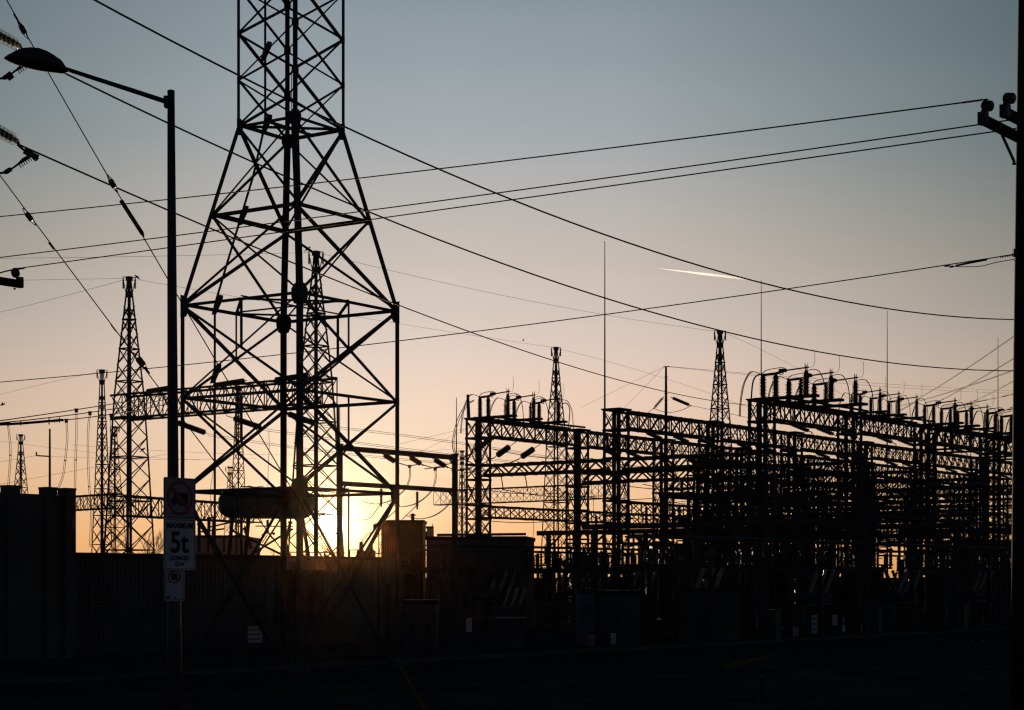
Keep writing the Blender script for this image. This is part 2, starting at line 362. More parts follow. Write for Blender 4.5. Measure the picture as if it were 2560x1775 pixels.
# ================================================================== BIG TOWER
TC = Vector((-10.08, 84.0, 0)); S84 = F / 84.0
TU = (Matrix.Rotation(R(3.2), 3, 'Z') @ U); TV = (Matrix.Rotation(R(3.2), 3, 'Z') @ V)
def big_tower():
    e = empty('lattice_tower', TC, 0, 'huge near lattice tower with flared waist, rising out of the top of the frame', 'pylon')
    lv = [(-0.3, 7.03), (7.98, 7.03), (12.2, 7.03), (16.4, 7.03), (20.5, 5.12), (24.6, 3.46)] + [(24.6 + 2.1 * i, 3.46) for i in range(1, 10)]
    sg = [(-1, -1), (1, -1), (1, 1), (-1, 1)]      # N, R, F, L in (u, v)
    def cor(k, z, s): return TC + TU * (sg[k][0] * s / 2) + TV * (sg[k][1] * s / 2) + Vector((0, 0, z))
    for k in range(4):
        q = MB(); du = TU * -sg[k][0]; dv = TV * -sg[k][1]
        for a, b in ((0, 3), (3, 5), (5, len(lv) - 1)):
            w = (0.22, 0.22, 0.155)[(0, 3, 5).index(a)]
            q.angle(cor(k, *lv[a]), cor(k, *lv[b]), w, 0.026, du, dv)
        q.box(cor(k, 0.1, 7.03), (0.9, 0.9, 0.9)) if False else None
        leg = q.build('leg', 'steel', e, TC)
        f = MB(); f.lathe([(0.45, -0.3), (0.45, 0.25), (0.3, 0.3)], cor(k, 0, 7.03), (0, 0, 1), 16).build('footing', 'conc', leg, TC)
    def side(k): return k, (k + 1) % 4
    tpr = [MB() for _ in range(4)]
    for i in range(len(lv) - 1):
        z0, s0 = lv[i]; z1, s1 = lv[i + 1]
        for k in range(4):
            a, b = side(k); inn = (TC - (cor(a, 0, 1) + cor(b, 0, 1)) / 2); inn.z = 0; inn.normalize()
            w1, w2 = (0.10, 0.07) if i >= 5 else (0.118, 0.082)
            q = tpr[k]
            if (i + k) % 2: w1, w2 = w2, w1
            q.bar(cor(a, z0, s0) + inn * 0.03, cor(b, z1, s1) + inn * 0.03, w1, 0.02, inn)
            q.bar(cor(b, z0, s0) + inn * 0.09, cor(a, z1, s1) + inn * 0.09, w2, 0.02, inn)
            for (p_, q_, w_, o_) in ((cor(a, z0, s0), cor(b, z1, s1), w1, 0.03), (cor(b, z0, s0), cor(a, z1, s1), w2, 0.09)):
                dd = (q_ - p_).normalized(); sd = dd.cross(inn).normalized()
                q.bar(p_ + inn * (o_ + w_ / 2 + 0.012) + sd * (w_ / 2), q_ + inn * (o_ + w_ / 2 + 0.012) + sd * (w_ / 2), 0.02, w_, inn)
    for k in range(4): tpr[k].build('bracing', 'steel', e, TC)
    for zi in (1, 2, 3, 4, 5):                     # horizontal rings
        z, s = lv[zi]; q = MB(); mids = []
        for k in range(4):
            a, b = side(k); pa, pb = cor(a, z, s), cor(b, z, s); w = 0.17 if zi in (4,) else 0.125
            inn = (TC + Vector((0, 0, z)) - (pa + pb) / 2).normalized()
            q.bar(pa + inn * 0.15, pb + inn * 0.15, 0.03, w); q.bar(pa + inn * (0.15 + w / 2) + Vector((0, 0, w / 2)), pb + inn * (0.15 + w / 2) + Vector((0, 0, w / 2)), w, 0.03)
            mids.append((pa + pb) / 2 + inn * 0.16)
        if zi in (1, 3):
            for k in range(4): q.bar(mids[k] + Vector((0, 0, 0.02)), mids[(k + 1) % 4] + Vector((0, 0, 0.02)), 0.12, 0.08)
            q.bar(mids[0] + Vector((0, 0, 0.09)), mids[2] + Vector((0, 0, 0.09)), 0.1, 0.06); q.bar(mids[1] + Vector((0, 0, 0.15)), mids[3] + Vector((0, 0, 0.15)), 0.1, 0.05)
        if zi == 5:
            q.bar(mids[3], mids[1], 0.14, 0.1); q.bar(cor(3, z, s), cor(1, z + 0.08, s), 0.14, 0.1)
        if zi in (2, 3, 1):
            zz_ = lv[zi - 1][0]
            for k in range(4):
                dn = (z - zz_) / 2 if zi != 1 else 3.9
                q.bar(mids[k], mids[k] - Vector((0, 0, dn)), 0.11 if k % 2 else 0.075)
        q.build('ring_frame', 'steel', e, TC)
    def gusset(f):                                 # one bent pair of plates per corner
        gp = MB(); f(gp); gp.build('gusset_plate', 'steel', e, TC)
    for zi in (0, 1, 3, 5):
        z, s = lv[zi]; z += (0.3 if zi == 0 else 0)
        for k in range(4):
            c = cor(k, z, s); big = 0.5 if zi in (1, 3) else 0.38
            def f(gp):
                for d in (TU * -sg[k][0], TV * -sg[k][1]):
                    poly = [(0, -big * 1.1), (big * 0.7, -big * 0.95), (big, -big * 0.35), (big, big * 0.35), (big * 0.62, big * 0.8), (0, big * 0.95)]
                    gp.prism(poly, c, d, Vector((0, 0, 1)), 0.018)
            gusset(f)
    for z, s in [x for x in lv[6:11]] + [lv[2], lv[4]]:
        for k in range(4):
            def f(gp):
                for d in (TU * -sg[k][0], TV * -sg[k][1]): gp.box(cor(k, z, s) + d * 0.11, (0.2, 0.032, 0.3), (d, d.cross(Vector((0, 0, 1))), Vector((0, 0, 1))))
            gusset(f)
    q = MB(); pts = [P(663, -60, 86), P(663, 290, 86), P(661, 318, 86), P(633, 440, 86), P(603, 540, 86), P(542, 745, 86), P(537, 765, 86), P(537, 1100, 86), P(537, 1420, 86)]
    q.tube(pts, 0.055, 8)
    for x, y in ((664, 312), (605, 540), (541, 763), (537, 935), (663, 130)):
        c = P(x, y, 86); q.prism([(-0.22, -0.45), (0.0, -0.42), (0.3, 0.25), (0.32, 0.45), (0.12, 0.5), (-0.1, 0.05)], c, Vector((1, 0, 0)), Vector((0, 0, 1)), 0.06)
    q.build('cable_conduit', 'steel', e, TC)
    q = MB(); q.tube([P(729, 175, 79), P(729, 330, 79.1), P(737, 520, 79), P(740, 700, 78.9), P(744, 900, 78.9), P(745, 1200, 78.9)], 0.018, 6); q.build('earthing_cable', 'cable', e, TC)
big_tower()

# ================================================================== SLENDER TOWERS
def slender_tower(name, X, Y, zt, prof, label, levels, w=0.09, head=True, group='slender lattice masts', side=None):
    """prof: list of (z, diagonal width); levels: ring heights"""
    c = Vector((X, Y, 0)); e = empty(name, c, 0, label, 'pylon', group)
    def wd(z):
        for (z0, a), (z1, b) in zip(prof, prof[1:]):
            if z <= z1: t = (z - z0) / (z1 - z0); return a + (b - a) * t
        return prof[-1][1]
    sg = [(-1, -1), (1, -1), (1, 1), (-1, 1)]
    def cor(k, z): s = wd(z) / 1.414; return c + U * (sg[k][0] * s / 2) + V * (sg[k][1] * s / 2) + Vector((0, 0, z))
    for k in range(4):
        q = MB(); zs = [p[0] for p in prof]
        for a, b in zip(zs, zs[1:]): q.angle(cor(k, a), cor(k, b), w * 1.1, w * 0.2, U * -sg[k][0], V * -sg[k][1])
        q.build('leg', 'steel', e, c)
    q = MB()
    for i in range(len(levels) - 1):
        z0, z1 = levels[i], levels[i + 1]
        ring = (i % 2 == 0)
        for k in range(4):
            b = (k + 1) % 4
            q.bar(cor(k, z0), cor(b, z1), w * 0.75, w * 0.3); q.bar(cor(b, z0), cor(k, z1), w * 0.55, w * 0.3)
            if ring: q.bar(cor(k, z0), cor(b, z0), w * 0.7, w * 0.7)
    q.build('bracing', 'steel', e, c)
    if head:
        q = MB(); zt_ = prof[-1][0]; s = prof[-1][1] / 1.414
        q.box(c + Vector((0, 0, zt_ + 0.1)), (s * 1.5, s * 1.5, 0.35), (U, V, Vector((0, 0, 1))))
        q.box(c + Vector((0, 0, zt_ - 1.15)), (s * 1.4, s * 1.4, 0.5), (U, V, Vector((0, 0, 1))))
        q.bar(c + Vector((-s * 1.9, 0, zt_ + 0.25)), c + Vector((s * 1.9, 0, zt_ + 0.2)), 0.1, 0.06)
        for sx in (-1, 1):
            q.bar(c + Vector((sx * s * 1.9, 0, zt_ + 0.2)), c + Vector((sx * s * 0.9, 0, zt_ - 1.1)), 0.06)
            q.lathe(shed_profile(0.8, 0.1, 0.05, 5), c + Vector((sx * s * 1.75, 0, zt_ + 0.1)), (0, 0, -1), 8)
        q.build('crossarm', 'steel', e, c)
    return e
def tower_px(name, px, ytop, Y, prof_px, lv_px, label, **k):
    """profile given as (image row, width in px)"""
    S = F / Y; zf = lambda y: ZC + (HY - y) / S
    prof = sorted([(zf(y), wpx / S) for y, wpx in prof_px]); z0, w0 = prof[0]
    if z0 > 0.2:
        z1, w1 = prof[1]; sl_ = (w0 - w1) / (z1 - z0); prof = [(0.0, w0 + sl_ * z0)] + prof
    lv = sorted([zf(y) for y in lv_px]); low = lv[0]; st = max(1.4, (lv[1] - lv[0]))
    while low - st > 0.3: low -= st; lv = [low] + lv
    return slender_tower(name, (px - HX) / F * Y, Y, zf(ytop), prof, label, lv, **k)
T2Y, T1Y = 135.0, 147.2
def taper_lv(y0, y1, a, b):
    out = [y0]; 
    while out[-1] < y1: t = (out[-1] - y0) / (y1 - y0); out.append(out[-1] + a + (b - a) * t)
    return out
tower_px('gantry_tower', 323, 700, T1Y, [(700, 12), (722, 16), (985, 76), (1147, 98), (1375, 126)], taper_lv(765, 1380, 34, 66),
         'lattice gantry tower on the left, standing behind the ribbed shed, bird on its top wire', w=0.14, group='gantry towers')
tower_px('gantry_tower', 790, 637, T2Y, [(637, 14), (660, 17), (945, 84), (1147, 112), (1375, 140)], taper_lv(710, 1380, 36, 70),
         'lattice gantry tower seen through the big near tower, its tip above the waist ring', w=0.14, group='gantry towers')
tower_px('lattice_mast', 255, 930, 205, [(930, 10), (1147, 31), (1375, 52)], taper_lv(985, 1390, 22, 40), 'thin dark lattice mast just left of the left gantry tower', w=0.12)
tower_px('lattice_mast', 52, 1090, 300, [(1090, 8), (1147, 19), (1230, 36)], taper_lv(1125, 1260, 20, 34), 'small far lattice mast above the panelled wall at the left edge', w=0.13)
tower_px('lattice_mast', 1390, 874, 190, [(874, 9), (970, 26), (1060, 46), (1400, 78)], taper_lv(920, 1400, 25, 44), 'lattice mast rising behind the switches of the back row, left of the pole', w=0.11)
tower_px('lattice_mast', 1800, 833, 177, [(833, 11), (1055, 55), (1400, 96)], taper_lv(880, 1400, 26, 48), 'tall lattice mast right of the slim steel pole, behind the switchyard', w=0.12)
tower_px('lattice_mast', 596, 975, 230, [(975, 12), (1147, 27), (1225, 34)], taper_lv(1010, 1300, 18, 30), 'far lattice mast seen above the left end of the oil tank', w=0.12)
tower_px('lattice_mast', 575, 1170, 380, [(1170, 9), (1240, 18)], taper_lv(1185, 1300, 12, 18), 'tiny far lattice mast left of the mast above the oil tank', w=0.13)
tower_px('lattice_mast', 1155, 1130, 330, [(1130, 8), (1200, 14), (1340, 30)], taper_lv(1150, 1350, 16, 24), 'small far lattice mast beside the right post of the steel portal', w=0.13)
tower_px('lattice_mast', 287, 1070, 290, [(1070, 9), (1147, 21), (1225, 34)], taper_lv(1100, 1300, 17, 28), 'far lattice mast half hidden behind the left gantry tower', w=0.12)
# gantry girder between the two towers
LOWG = 1
def box_girder(name, c0, c1, depth, width, nb, label, ch=0.14, br=0.07, group=None, cat='girder', zig=False):
    """box truss, c0/c1 = centre line ends of the top face"""
    c0 = Vector(c0); c1 = Vector(c1); d = (c1 - c0).normalized(); sd = d.cross(Vector((0, 0, 1))).normalized(); dz = Vector((0, 0, -depth))
    e = empty(name, c0, 0, label, cat, group)
    for sg in (-1, 1):
        for up in (0, 1):
            q = MB(); o_ = sd * (sg * width / 2) + dz * up
            q.angle(c0 + o_, c1 + o_, ch, ch * 0.16, sd * -sg, Vector((0, 0, 1 if up else -1))); q.build('chord', 'steel', e, c0)
    q = MB()
    for i in range(nb):
        a = c0.lerp(c1, i / nb); b = c0.lerp(c1, (i + 1) / nb)
        for sg in (-1, 1):
            o_ = sd * (sg * (width / 2 - 0.02))
            if zig:
                if i % 2: q.bar(a + o_, b + o_ + dz, br, br * 0.4, sd)
                else: q.bar(b + o_, a + o_ + dz, br, br * 0.4, sd)
                continue
            q.bar(a + o_, b + o_ + dz, br, br * 0.4, sd); q.bar(b + o_ - sd * sg * br, a + o_ + dz - sd * sg * br, br, br * 0.4, sd); q.bar(a + o_, a + o_ + dz, br, br)
        for up in (0, 1):
            o1, o2 = sd * (width / 2), sd * (-width / 2)
            if i % 2: o1, o2 = o2, o1
            q.bar(a + o1 + dz * up, b + o2 + dz * up, br, br * 0.5); q.bar(a + o1 + dz * up, a + o2 + dz * up, br, br * 0.5)
    q.build('bracing', 'steel', e, c0)
    return e
ga = Vector(((790 - HX) / F * T2Y, T2Y, 18.85)); gb = Vector(((323 - HX) / F * T1Y, T1Y, 18.85))
box_girder('gantry_girder', ga - V * 1.3, gb + V * 1.3, 2.05, 1.75, 16, 'long lattice girder between the two gantry towers, behind the big tower', 0.17, 0.08)
box_girder('low_girder', P(298, 1237, 171), P(640, 1262, 198), 2.0, 1.6, 13, 'lower far lattice girder running right from the left gantry tower foot', 0.16, 0.09)
box_girder('low_girder', P(292, 1233, 203), P(172, 1241, 212), 1.7, 1.3, 7, 'short lower lattice girder just right of the barrier wall', 0.14, 0.08)
for i, (t, lab) in enumerate(((0.79, 'left'), (0.42, 'middle'), (0.1, 'right'))):
    p = ga.lerp(gb, t) + Vector((0, 0, 0.05)) - U * 0.6
    q = disc_string('insulator_string', p + V * 1.5 + Vector((0, 0, -0.05)), p + V * -1.7 + Vector((0, 0, 0.1)), 0.22, 17, 'porc', 'ribbed insulator string lying along the gantry girder top, %s of three' % lab, 'strings on the gantry girder')
for x, y, x2, y2, lab in ((445, 1057, 511, 1081, 'left'), (586, 1046, 650, 1068, 'middle'), (722, 1035, 786, 1058, 'right')):
    Y = 143 if lab == 'left' else 139.5 if lab == 'middle' else 136
    disc_string('insulator_string', P(x, y, Y), P(x2, y2, Y + 2.5), 0.23, 16, 'porc', 'dark insulator string sloping below the gantry girder, %s of three' % lab, 'strain strings below the gantry girder', 0.95)
    for k in (0, 1):
        wire('%s conductor leaving the %s sloping string of the gantry girder' % (('upper', 'lower')[k], lab), (x2 + 8, y2 + 3 + k * 5), Y + 3,
             {'left': (1250, 1163 + k * 4), 'middle': (1330, 1158 + k * 4), 'right': (1420, 1150 + k * 4)}[lab], 160,
             {'left': (870, 1133 + k * 4), 'middle': (1000, 1119 + k * 4), 'right': (1130, 1103 + k * 4)}[lab], 0.017, group='gantry conductors')
for x, y, lab in ((535, 1090, 'left'), (672, 1077, 'middle')):
    run('thin dropper hanging from the %s gantry conductor' % lab, [(x, y, 142), (x + 1, y + 40, 142), (x - 1, y + 80, 141), (x - 8 if lab == 'left' else x - 2, y + 130, 140), (x - 8 if lab == 'left' else x - 2, y + 200, 139)], 0.02, 'dropper_cable')

# ================================================================== LEFT: PANELLED WALL, SHED, TRANSFORMER
def quad_wall(k, p0, p1, z0, z1, th): k.box((p0 + p1) / 2 + Vector((0, 0, (z0 + z1) / 2)), ((p1 - p0).length, th, z1 - z0), ((p1 - p0).normalized(), (p1 - p0).normalized().cross(Vector((0, 0, -1))), Vector((0, 0, 1))))
wp = Vector(((182 - HX) / F * 95, 95, 0)); w0 = wp - U * 16
e = empty('barrier_wall', w0, 0, 'tall dark panelled concrete barrier wall with pillars at the left edge', 'wall')
zt = ZC + 223 * 95 / F
q = MB(); npan = 6
for r_ in range(npan): quad_wall(q, w0, wp, r_ * (zt - 0.25) / npan + (0.012 if r_ else -0.2), (r_ + 1) * (zt - 0.25) / npan - 0.012, 0.2)
quad_wall(q, w0, wp, 0, zt - 0.3, 0.12); q.build('panels', 'conc', e, w0)
for px in (25, 120, 167):
    Xr = (px - HX) / F; s = (Xr * wp.y - wp.x) / (U.x - Xr * U.y); c = wp + U * s
    q = MB(); q.box(c + Vector((0, 0, zt / 2)), (0.68, 0.62, zt), (U, V, Vector((0, 0, 1)))); q.box(c + Vector((0, 0, zt + 0.06)), (0.72, 0.66, 0.12), (U, V, Vector((0, 0, 1)))); q.build('pillar', 'conc', e, w0)
c = w0; q = MB(); q.box(c + Vector((0, 0, zt / 2)), (0.68, 0.62, zt), (U, V, Vector((0, 0, 1)))); q.build('pillar', 'conc', e, w0)

s0 = Vector(((182 - HX) / F * 98.5, 98.5, 0)); SL = 27.0  # right end lengthened to block sunlight passing the gap beside it
e = empty('ribbed_shed', s0, 0, 'long low shed with dark ribbed metal cladding and a louvre vent', 'shed')
zt = ZC + 68 * 98.5 / F
def ribbed(a, b, z0, z1, pitch, dep, name, par, org, m='cladding'):
    d = (b - a).normalized(); nrm = d.cross(Vector((0, 0, 1))); n = int((b - a).length / pitch); q = MB()
    xs_ = []
    for i in range(n):
        x = i * pitch
        xs_ += [(x, 0), (x + pitch * 0.45, 0), (x + pitch * 0.55, dep), (x + pitch * 0.9, dep)]
    xs_.append((n * pitch, 0))
    for x, o_ in xs_:
        for z in (z0, z1): q.v.append(a + d * x + nrm * o_ + Vector((0, 0, z)))
    for i in range(len(xs_) - 1): q.f.append((2 * i, 2 * i + 2, 2 * i + 3, 2 * i + 1))
    return q.build(name, m, par, org)
sA = s0 + U * 14.6
ribbed(s0, sA, 0.0, zt - 0.2, 0.32, 0.06, 'ribbed_wall', e, s0)
ribbed(sA, s0 + U * SL, 0.0, zt - 0.25, 0.62, 0.03, 'panel_wall', e, s0)
q = MB(); q.box(s0 + U * SL / 2 + V * 4.6 + Vector((0, 0, zt / 2 - 0.1)), (SL, 9, zt - 0.2), (U, V, Vector((0, 0, 1)))); q.build('body', 'cladding', e, s0)
q = MB(); q.box(s0 + U * SL / 2 + V * 4.4 + Vector((0, 0, zt - 0.08)), (SL + 0.3, 9.6, 0.2), (U, V, Vector((0, 0, 1)))); q.build('roof', 'dark', e, s0)
lv_c = s0 + U * 1.6 + Vector((0, 0, 2.9)) - V * 0.12
q = MB(); q.box(lv_c, (1.1, 0.1, 1.6), (U, V, Vector((0, 0, 1)))); lou = q.build('louvre_vent', 'galv', e, s0)
q = MB()
for i in range(7): q.box(lv_c - V * 0.07 + Vector((0, 0, -0.6 + i * 0.2)), (0.9, 0.1, 0.03), (U, (V * -1 + Vector((0, 0, -0.6))).normalized(), (V * -0.6 + Vector((0, 0, 1))).normalized()))
q.build('louvre_blades', 'dark', lou, s0)

# oil conservator tank on legs and the transformer under it
TO = P(667, 1260, 112); tz = TO.z; TX = Vector((1, 0.35, 0)).normalized()
e = empty('power_transformer', (TO.x, TO.y, 0), 0, 'large power transformer with a round oil tank on legs, behind the ribbed shed', 'transformer')
org = Vector((TO.x, TO.y, 0)); TL = 5.9
prof = [(0.02, 0), (0.38, 0.05), (0.62, 0.18), (0.78, 0.38), (0.87, 0.62), (0.9, 0.95), (0.9, TL - 0.95), (0.87, TL - 0.62), (0.78, TL - 0.38), (0.62, TL - 0.18), (0.38, TL - 0.05), (0.02, TL)]
tk = MB().lathe(prof, TO - TX * (TL / 2), TX, 28).build('oil_tank', 'tank', e, org, True)
q = MB()
for k in (1.0, 2.3, 3.7, 4.9): q.lathe([(0.9, -0.03), (0.925, -0.02), (0.925, 0.02), (0.9, 0.03)], TO - TX * (TL / 2 - k), TX, 28)
q.build('tank_bands', 'dark', tk, org)
q = MB()
for k in (1.7, 2.4, 3.6, 5.0):
    b_ = TO - TX * (TL / 2 - k) + Vector((0, 0, 0.9)); q.tube([b_, b_ + Vector((0, 0, 0.13)), b_ + TX * 0.1 + Vector((0, 0, 0.18)), b_ + TX * 0.3 + Vector((0, 0, 0.17)), b_ + TX * 0.36 + Vector((0, 0, 0.1)), b_ + TX * 0.36], 0.022, 6)
q.build('lifting_hoops', 'dark', tk, org)
nrm_t = TX.cross(Vector((0, 0, 1)))
q = MB(); q.box(TO - TX * 0.9 + nrm_t * 0.9 + Vector((0, 0, 0.05)), (1.1, 0.06, 0.4), (TX, nrm_t, Vector((0, 0, 1)))); q.build('name_plate', 'galv', tk, org)
for k in (-2.1, -1.1, 0.9, 2.2):
    q = MB(); b_ = TO + TX * k; foot = 0.5 if k > 0 else -0.3
    q.bar(b_ + Vector((0, 0, -0.75)), b_ + TX * foot + Vector((0, 0, -3.9)), 0.24 if abs(k) > 1.5 else 0.3, 0.2); q.build('tank_leg', 'dark', e, org)
q = MB(); q.bar(TO + TX * -2.2 + Vector((0, 0, -1.6)), TO + TX * 1.2 + Vector((0, 0, -3.2)), 0.12); q.bar(TO + TX * 1.6 + Vector((0, 0, -1.5)), TO + TX * -1.8 + Vector((0, 0, -3.6)), 0.12); q.bar(TO + TX * -0.7 + Vector((0, 0, -1.35)), TO + TX * 1.6 + Vector((0, 0, -1.35)), 0.07)
q.build('leg_braces', 'dark', e, org)
q = MB(); q.box(TO + Vector((0, 0, 2.6 - tz)) + V * 1.2, (7.2, 3.0, 5.2 - 0.0), (TX, nrm_t, Vector((0, 0, 1)))); q.build('main_tank', 'tank', e, org)
for k in range(7):
    q = MB()
    for j in range(5): q.box(TO + TX * (-3.0 + k * 0.95) + TX * (j * 0.12) + nrm_t * 1.0 + Vector((0, 0, 2.9 - tz)), (0.04, 0.9, 3.4), (TX, nrm_t, Vector((0, 0, 1))))
    q.build('radiator', 'tank', e, org)
for k, (px, py, h, tilt) in enumerate(((498, 1378, 1.55, 0), (521, 1378, 1.9, 0.02), (531, 1376, 1.9, 0.05), (628, 1372, 1.2, -0.3), (710, 1370, 1.5, 0.25))):
    b_ = P(px, py, 111); ax = Vector((tilt, 0, 1)).normalized()
    bu = MB().lathe(shed_profile(h, 0.15, 0.085, 16), b_, ax, 12).build('bushing', 'porc', e, org, True)
    MB().lathe([(0.09, h), (0.14, h + 0.03), (0.14, h + 0.14), (0.03, h + 0.18), (0.02, h + 0.3)], b_, ax, 10).build('terminal', 'galv', bu, org)
q = MB()
for (a, b_) in (((500, 1330), (560, 1322)), ((524, 1318), (600, 1300)), ((560, 1340), (560, 1380))): q.bar(P(*a, 111.5), P(*b_, 112), 0.1)
q.tube([P(670, 1300, 112), P(670, 1330, 111.5), P(680, 1345, 111.4), P(690, 1350, 111.4)], 0.05, 8); q.tube([P(655, 1358, 111.4), P(668, 1338, 111.4), P(667, 1300, 111.4)], 0.03, 8)
q.lathe([(0.1, 0), (0.1, 0.1)], P(658, 1338, 111), (0, 1, 0), 12); q.lathe([(0.08, 0), (0.08, 0.1)], P(684, 1334, 111), (0, 1, 0), 12)
q.build('pipework', 'dark', e, org)
# grey building behind the transformer
def block(name, x0, x1, ytop, Y, dep, m, label, cat='building', wins=None, roofm='dark', par=0.25, skew=0.0):
    a = P(x0, HY, Y); b_ = P(x1, HY, Y + skew); a.z = b_.z = 0; zt = ZC + (HY - ytop) * Y / F
    d = (b_ - a).normalized(); nn = d.cross(Vector((0, 0, -1))); ln = (b_ - a).length; org = a
    e = empty(name, a, 0, label, cat)
    MB().box(a + d * ln / 2 + nn * dep / 2 + Vector((0, 0, zt / 2 - par / 2)), (ln, dep, zt - par), (d, nn, Vector((0, 0, 1)))).build('walls', m, e, a)
    MB().box(a + d * ln / 2 + nn * dep / 2 + Vector((0, 0, zt - par / 2)), (ln + 0.2, dep + 0.2, par), (d, nn, Vector((0, 0, 1)))).build('roof', roofm, e, a)
    if wins:
        n, z0, z1, wfrac, rows = wins
        for r_ in range(rows):
            for i in range(n):
                zc_ = z0 + (z1 - z0) * (r_ + 0.5) / rows; hh = (z1 - z0) / rows * 0.55
                q = MB(); q.box(a + d * (ln * (i + 0.5) / n) - nn * 0.03 + Vector((0, 0, zc_)), (ln / n * wfrac, 0.1, hh), (d, nn, Vector((0, 0, 1)))); q.build('window', 'window', e, a)
    return e, a, d, nn, ln, zt
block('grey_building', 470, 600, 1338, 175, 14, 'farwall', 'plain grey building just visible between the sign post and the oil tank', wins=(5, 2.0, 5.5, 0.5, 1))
e, a, d, nn, ln, zt = block('control_building', 953, 1058, 1300, 165, 5, 'dark', 'square ribbed building with a small roof vent, right of the sun', wins=(4, 1.2, 3.0, 0.4, 1))
q = MB(); c = a + d * (ln * 0.73) + nn * 1.5 + Vector((0, 0, zt)); q.lathe([(0.16, 0), (0.16, 0.35), (0.14, 0.36), (0.14, 0.42), (0.36, 0.46), (0.05, 0.66)], c, (0, 0, 1), 12); q.build('roof_vent', 'dark', e, a)
q = MB()
for i in range(18): q.box(a + d * (ln * (i + 0.5) / 18) - nn * 0.02 + Vector((0, 0, zt / 2 - 0.2)), (0.06, 0.05, zt - 0.6), (d, nn, Vector((0, 0, 1))))
q.build('wall_ribs', 'cladding', e, a)
# brick chimney block
c = P(1076, HY, 175); c.z = 0; zt = ZC + (HY - 1316) * 175 / F
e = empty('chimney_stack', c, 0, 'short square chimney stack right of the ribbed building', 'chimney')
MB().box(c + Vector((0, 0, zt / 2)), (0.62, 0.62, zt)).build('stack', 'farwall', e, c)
MB().box(c + Vector((-0.05, 0, zt - 0.1)), (0.72, 0.7, 0.2)).box(c + Vector((-0.42, 0, zt - 0.75)), (0.25, 0.3, 0.55)).bar(c + Vector((0.2, 0, zt)), c + Vector((0.2, 0, zt + 0.25)), 0.05).build('cap', 'dark', e, c)
# long switch house
e, a, d, nn, ln, zt = block('switch_house', 1066, 1312, 1341, 152, 7, 'cladding', 'long low dark switch house beneath the steel portal and the first switchyard column', wins=(9, 1.0, 3.4, 0.35, 1), skew=-1, par=0.3)
q = MB(); q.tube([a + d * 1.0 + Vector((0, 0, zt + 0.1)) - nn * 0.6, a + d * (ln * 1.02) + Vector((0, 0, zt + 0.15)) - nn * 0.6], 0.11, 10); q.build('gutter_pipe', 'galv', e, a)
MB().box(a + d * ln * 0.62 - nn * 0.05 + Vector((0, 0, 1.4)), (2.4, 0.1, 2.8), (d, nn, Vector((0, 0, 1)))).build('door', 'dark', e, a)
# small things by the sun: meter box on a pole arm
e = empty('box_on_pole', P(938, HY + 0, 118) * Vector((1, 1, 0)) if False else Vector((P(938, HY, 118).x, 118, 0)), 0, 'small box on a thin pole just right of the sun', 'equipment box')
o_ = Vector((P(938, HY, 118).x, 118, 0))
MB().box(P(937, 1317, 118), (0.2, 0.2, 0.34)).bar(P(937, 1309, 118), P(948, 1307, 118), 0.05).build('box', 'dark', e, o_)
MB().tube([Vector((P(947, 1310, 118).x, 118, 0)), P(947, 1306, 118)], 0.035, 8).build('pole', 'dark', e, o_)

# far warehouses beyond the yard
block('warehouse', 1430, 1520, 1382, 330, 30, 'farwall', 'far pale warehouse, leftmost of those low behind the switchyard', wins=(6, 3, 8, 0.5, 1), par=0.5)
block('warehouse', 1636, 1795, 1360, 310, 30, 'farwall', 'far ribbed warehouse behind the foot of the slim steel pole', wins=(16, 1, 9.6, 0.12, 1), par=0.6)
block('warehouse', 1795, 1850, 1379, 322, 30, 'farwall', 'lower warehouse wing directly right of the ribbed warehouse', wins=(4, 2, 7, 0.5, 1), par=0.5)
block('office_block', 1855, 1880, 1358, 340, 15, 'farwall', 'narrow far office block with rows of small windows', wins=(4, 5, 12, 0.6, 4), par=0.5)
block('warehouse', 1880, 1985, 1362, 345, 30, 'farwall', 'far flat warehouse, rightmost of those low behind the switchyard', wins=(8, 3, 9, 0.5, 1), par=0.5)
# far hedge belt
hb = MB(); r3 = random.Random(11)
for i in range(2600):
    x = r3.uniform(-280, 280); y = 395 + r3.uniform(-8, 8); h = r3.uniform(1.0, 4.6 + 1.2 * math.sin(x * 0.05)); c = Vector((x, y, h * r3.uniform(0.2, 1)))
    k = len(hb.v); a = r3.uniform(0, 6.28); d = Vector((math.cos(a), math.sin(a), 0)) * r3.uniform(0.6, 1.8); w_ = Vector((-d.y, d.x, 0)) * 0.4
    hb.v += [c - d, c + w_ + Vector((0, 0, 1.1)), c + d, c - w_ - Vector((0, 0, 1.2))]; hb.f.append((k, k + 1, k + 2, k + 3))
hb.box(Vector((0, 398, 2.2)), (570, 3, 4.6))
tag(hb.build('treeline', 'bark'), 'low dark belt of far trees along the horizon', 'trees', kind='stuff')
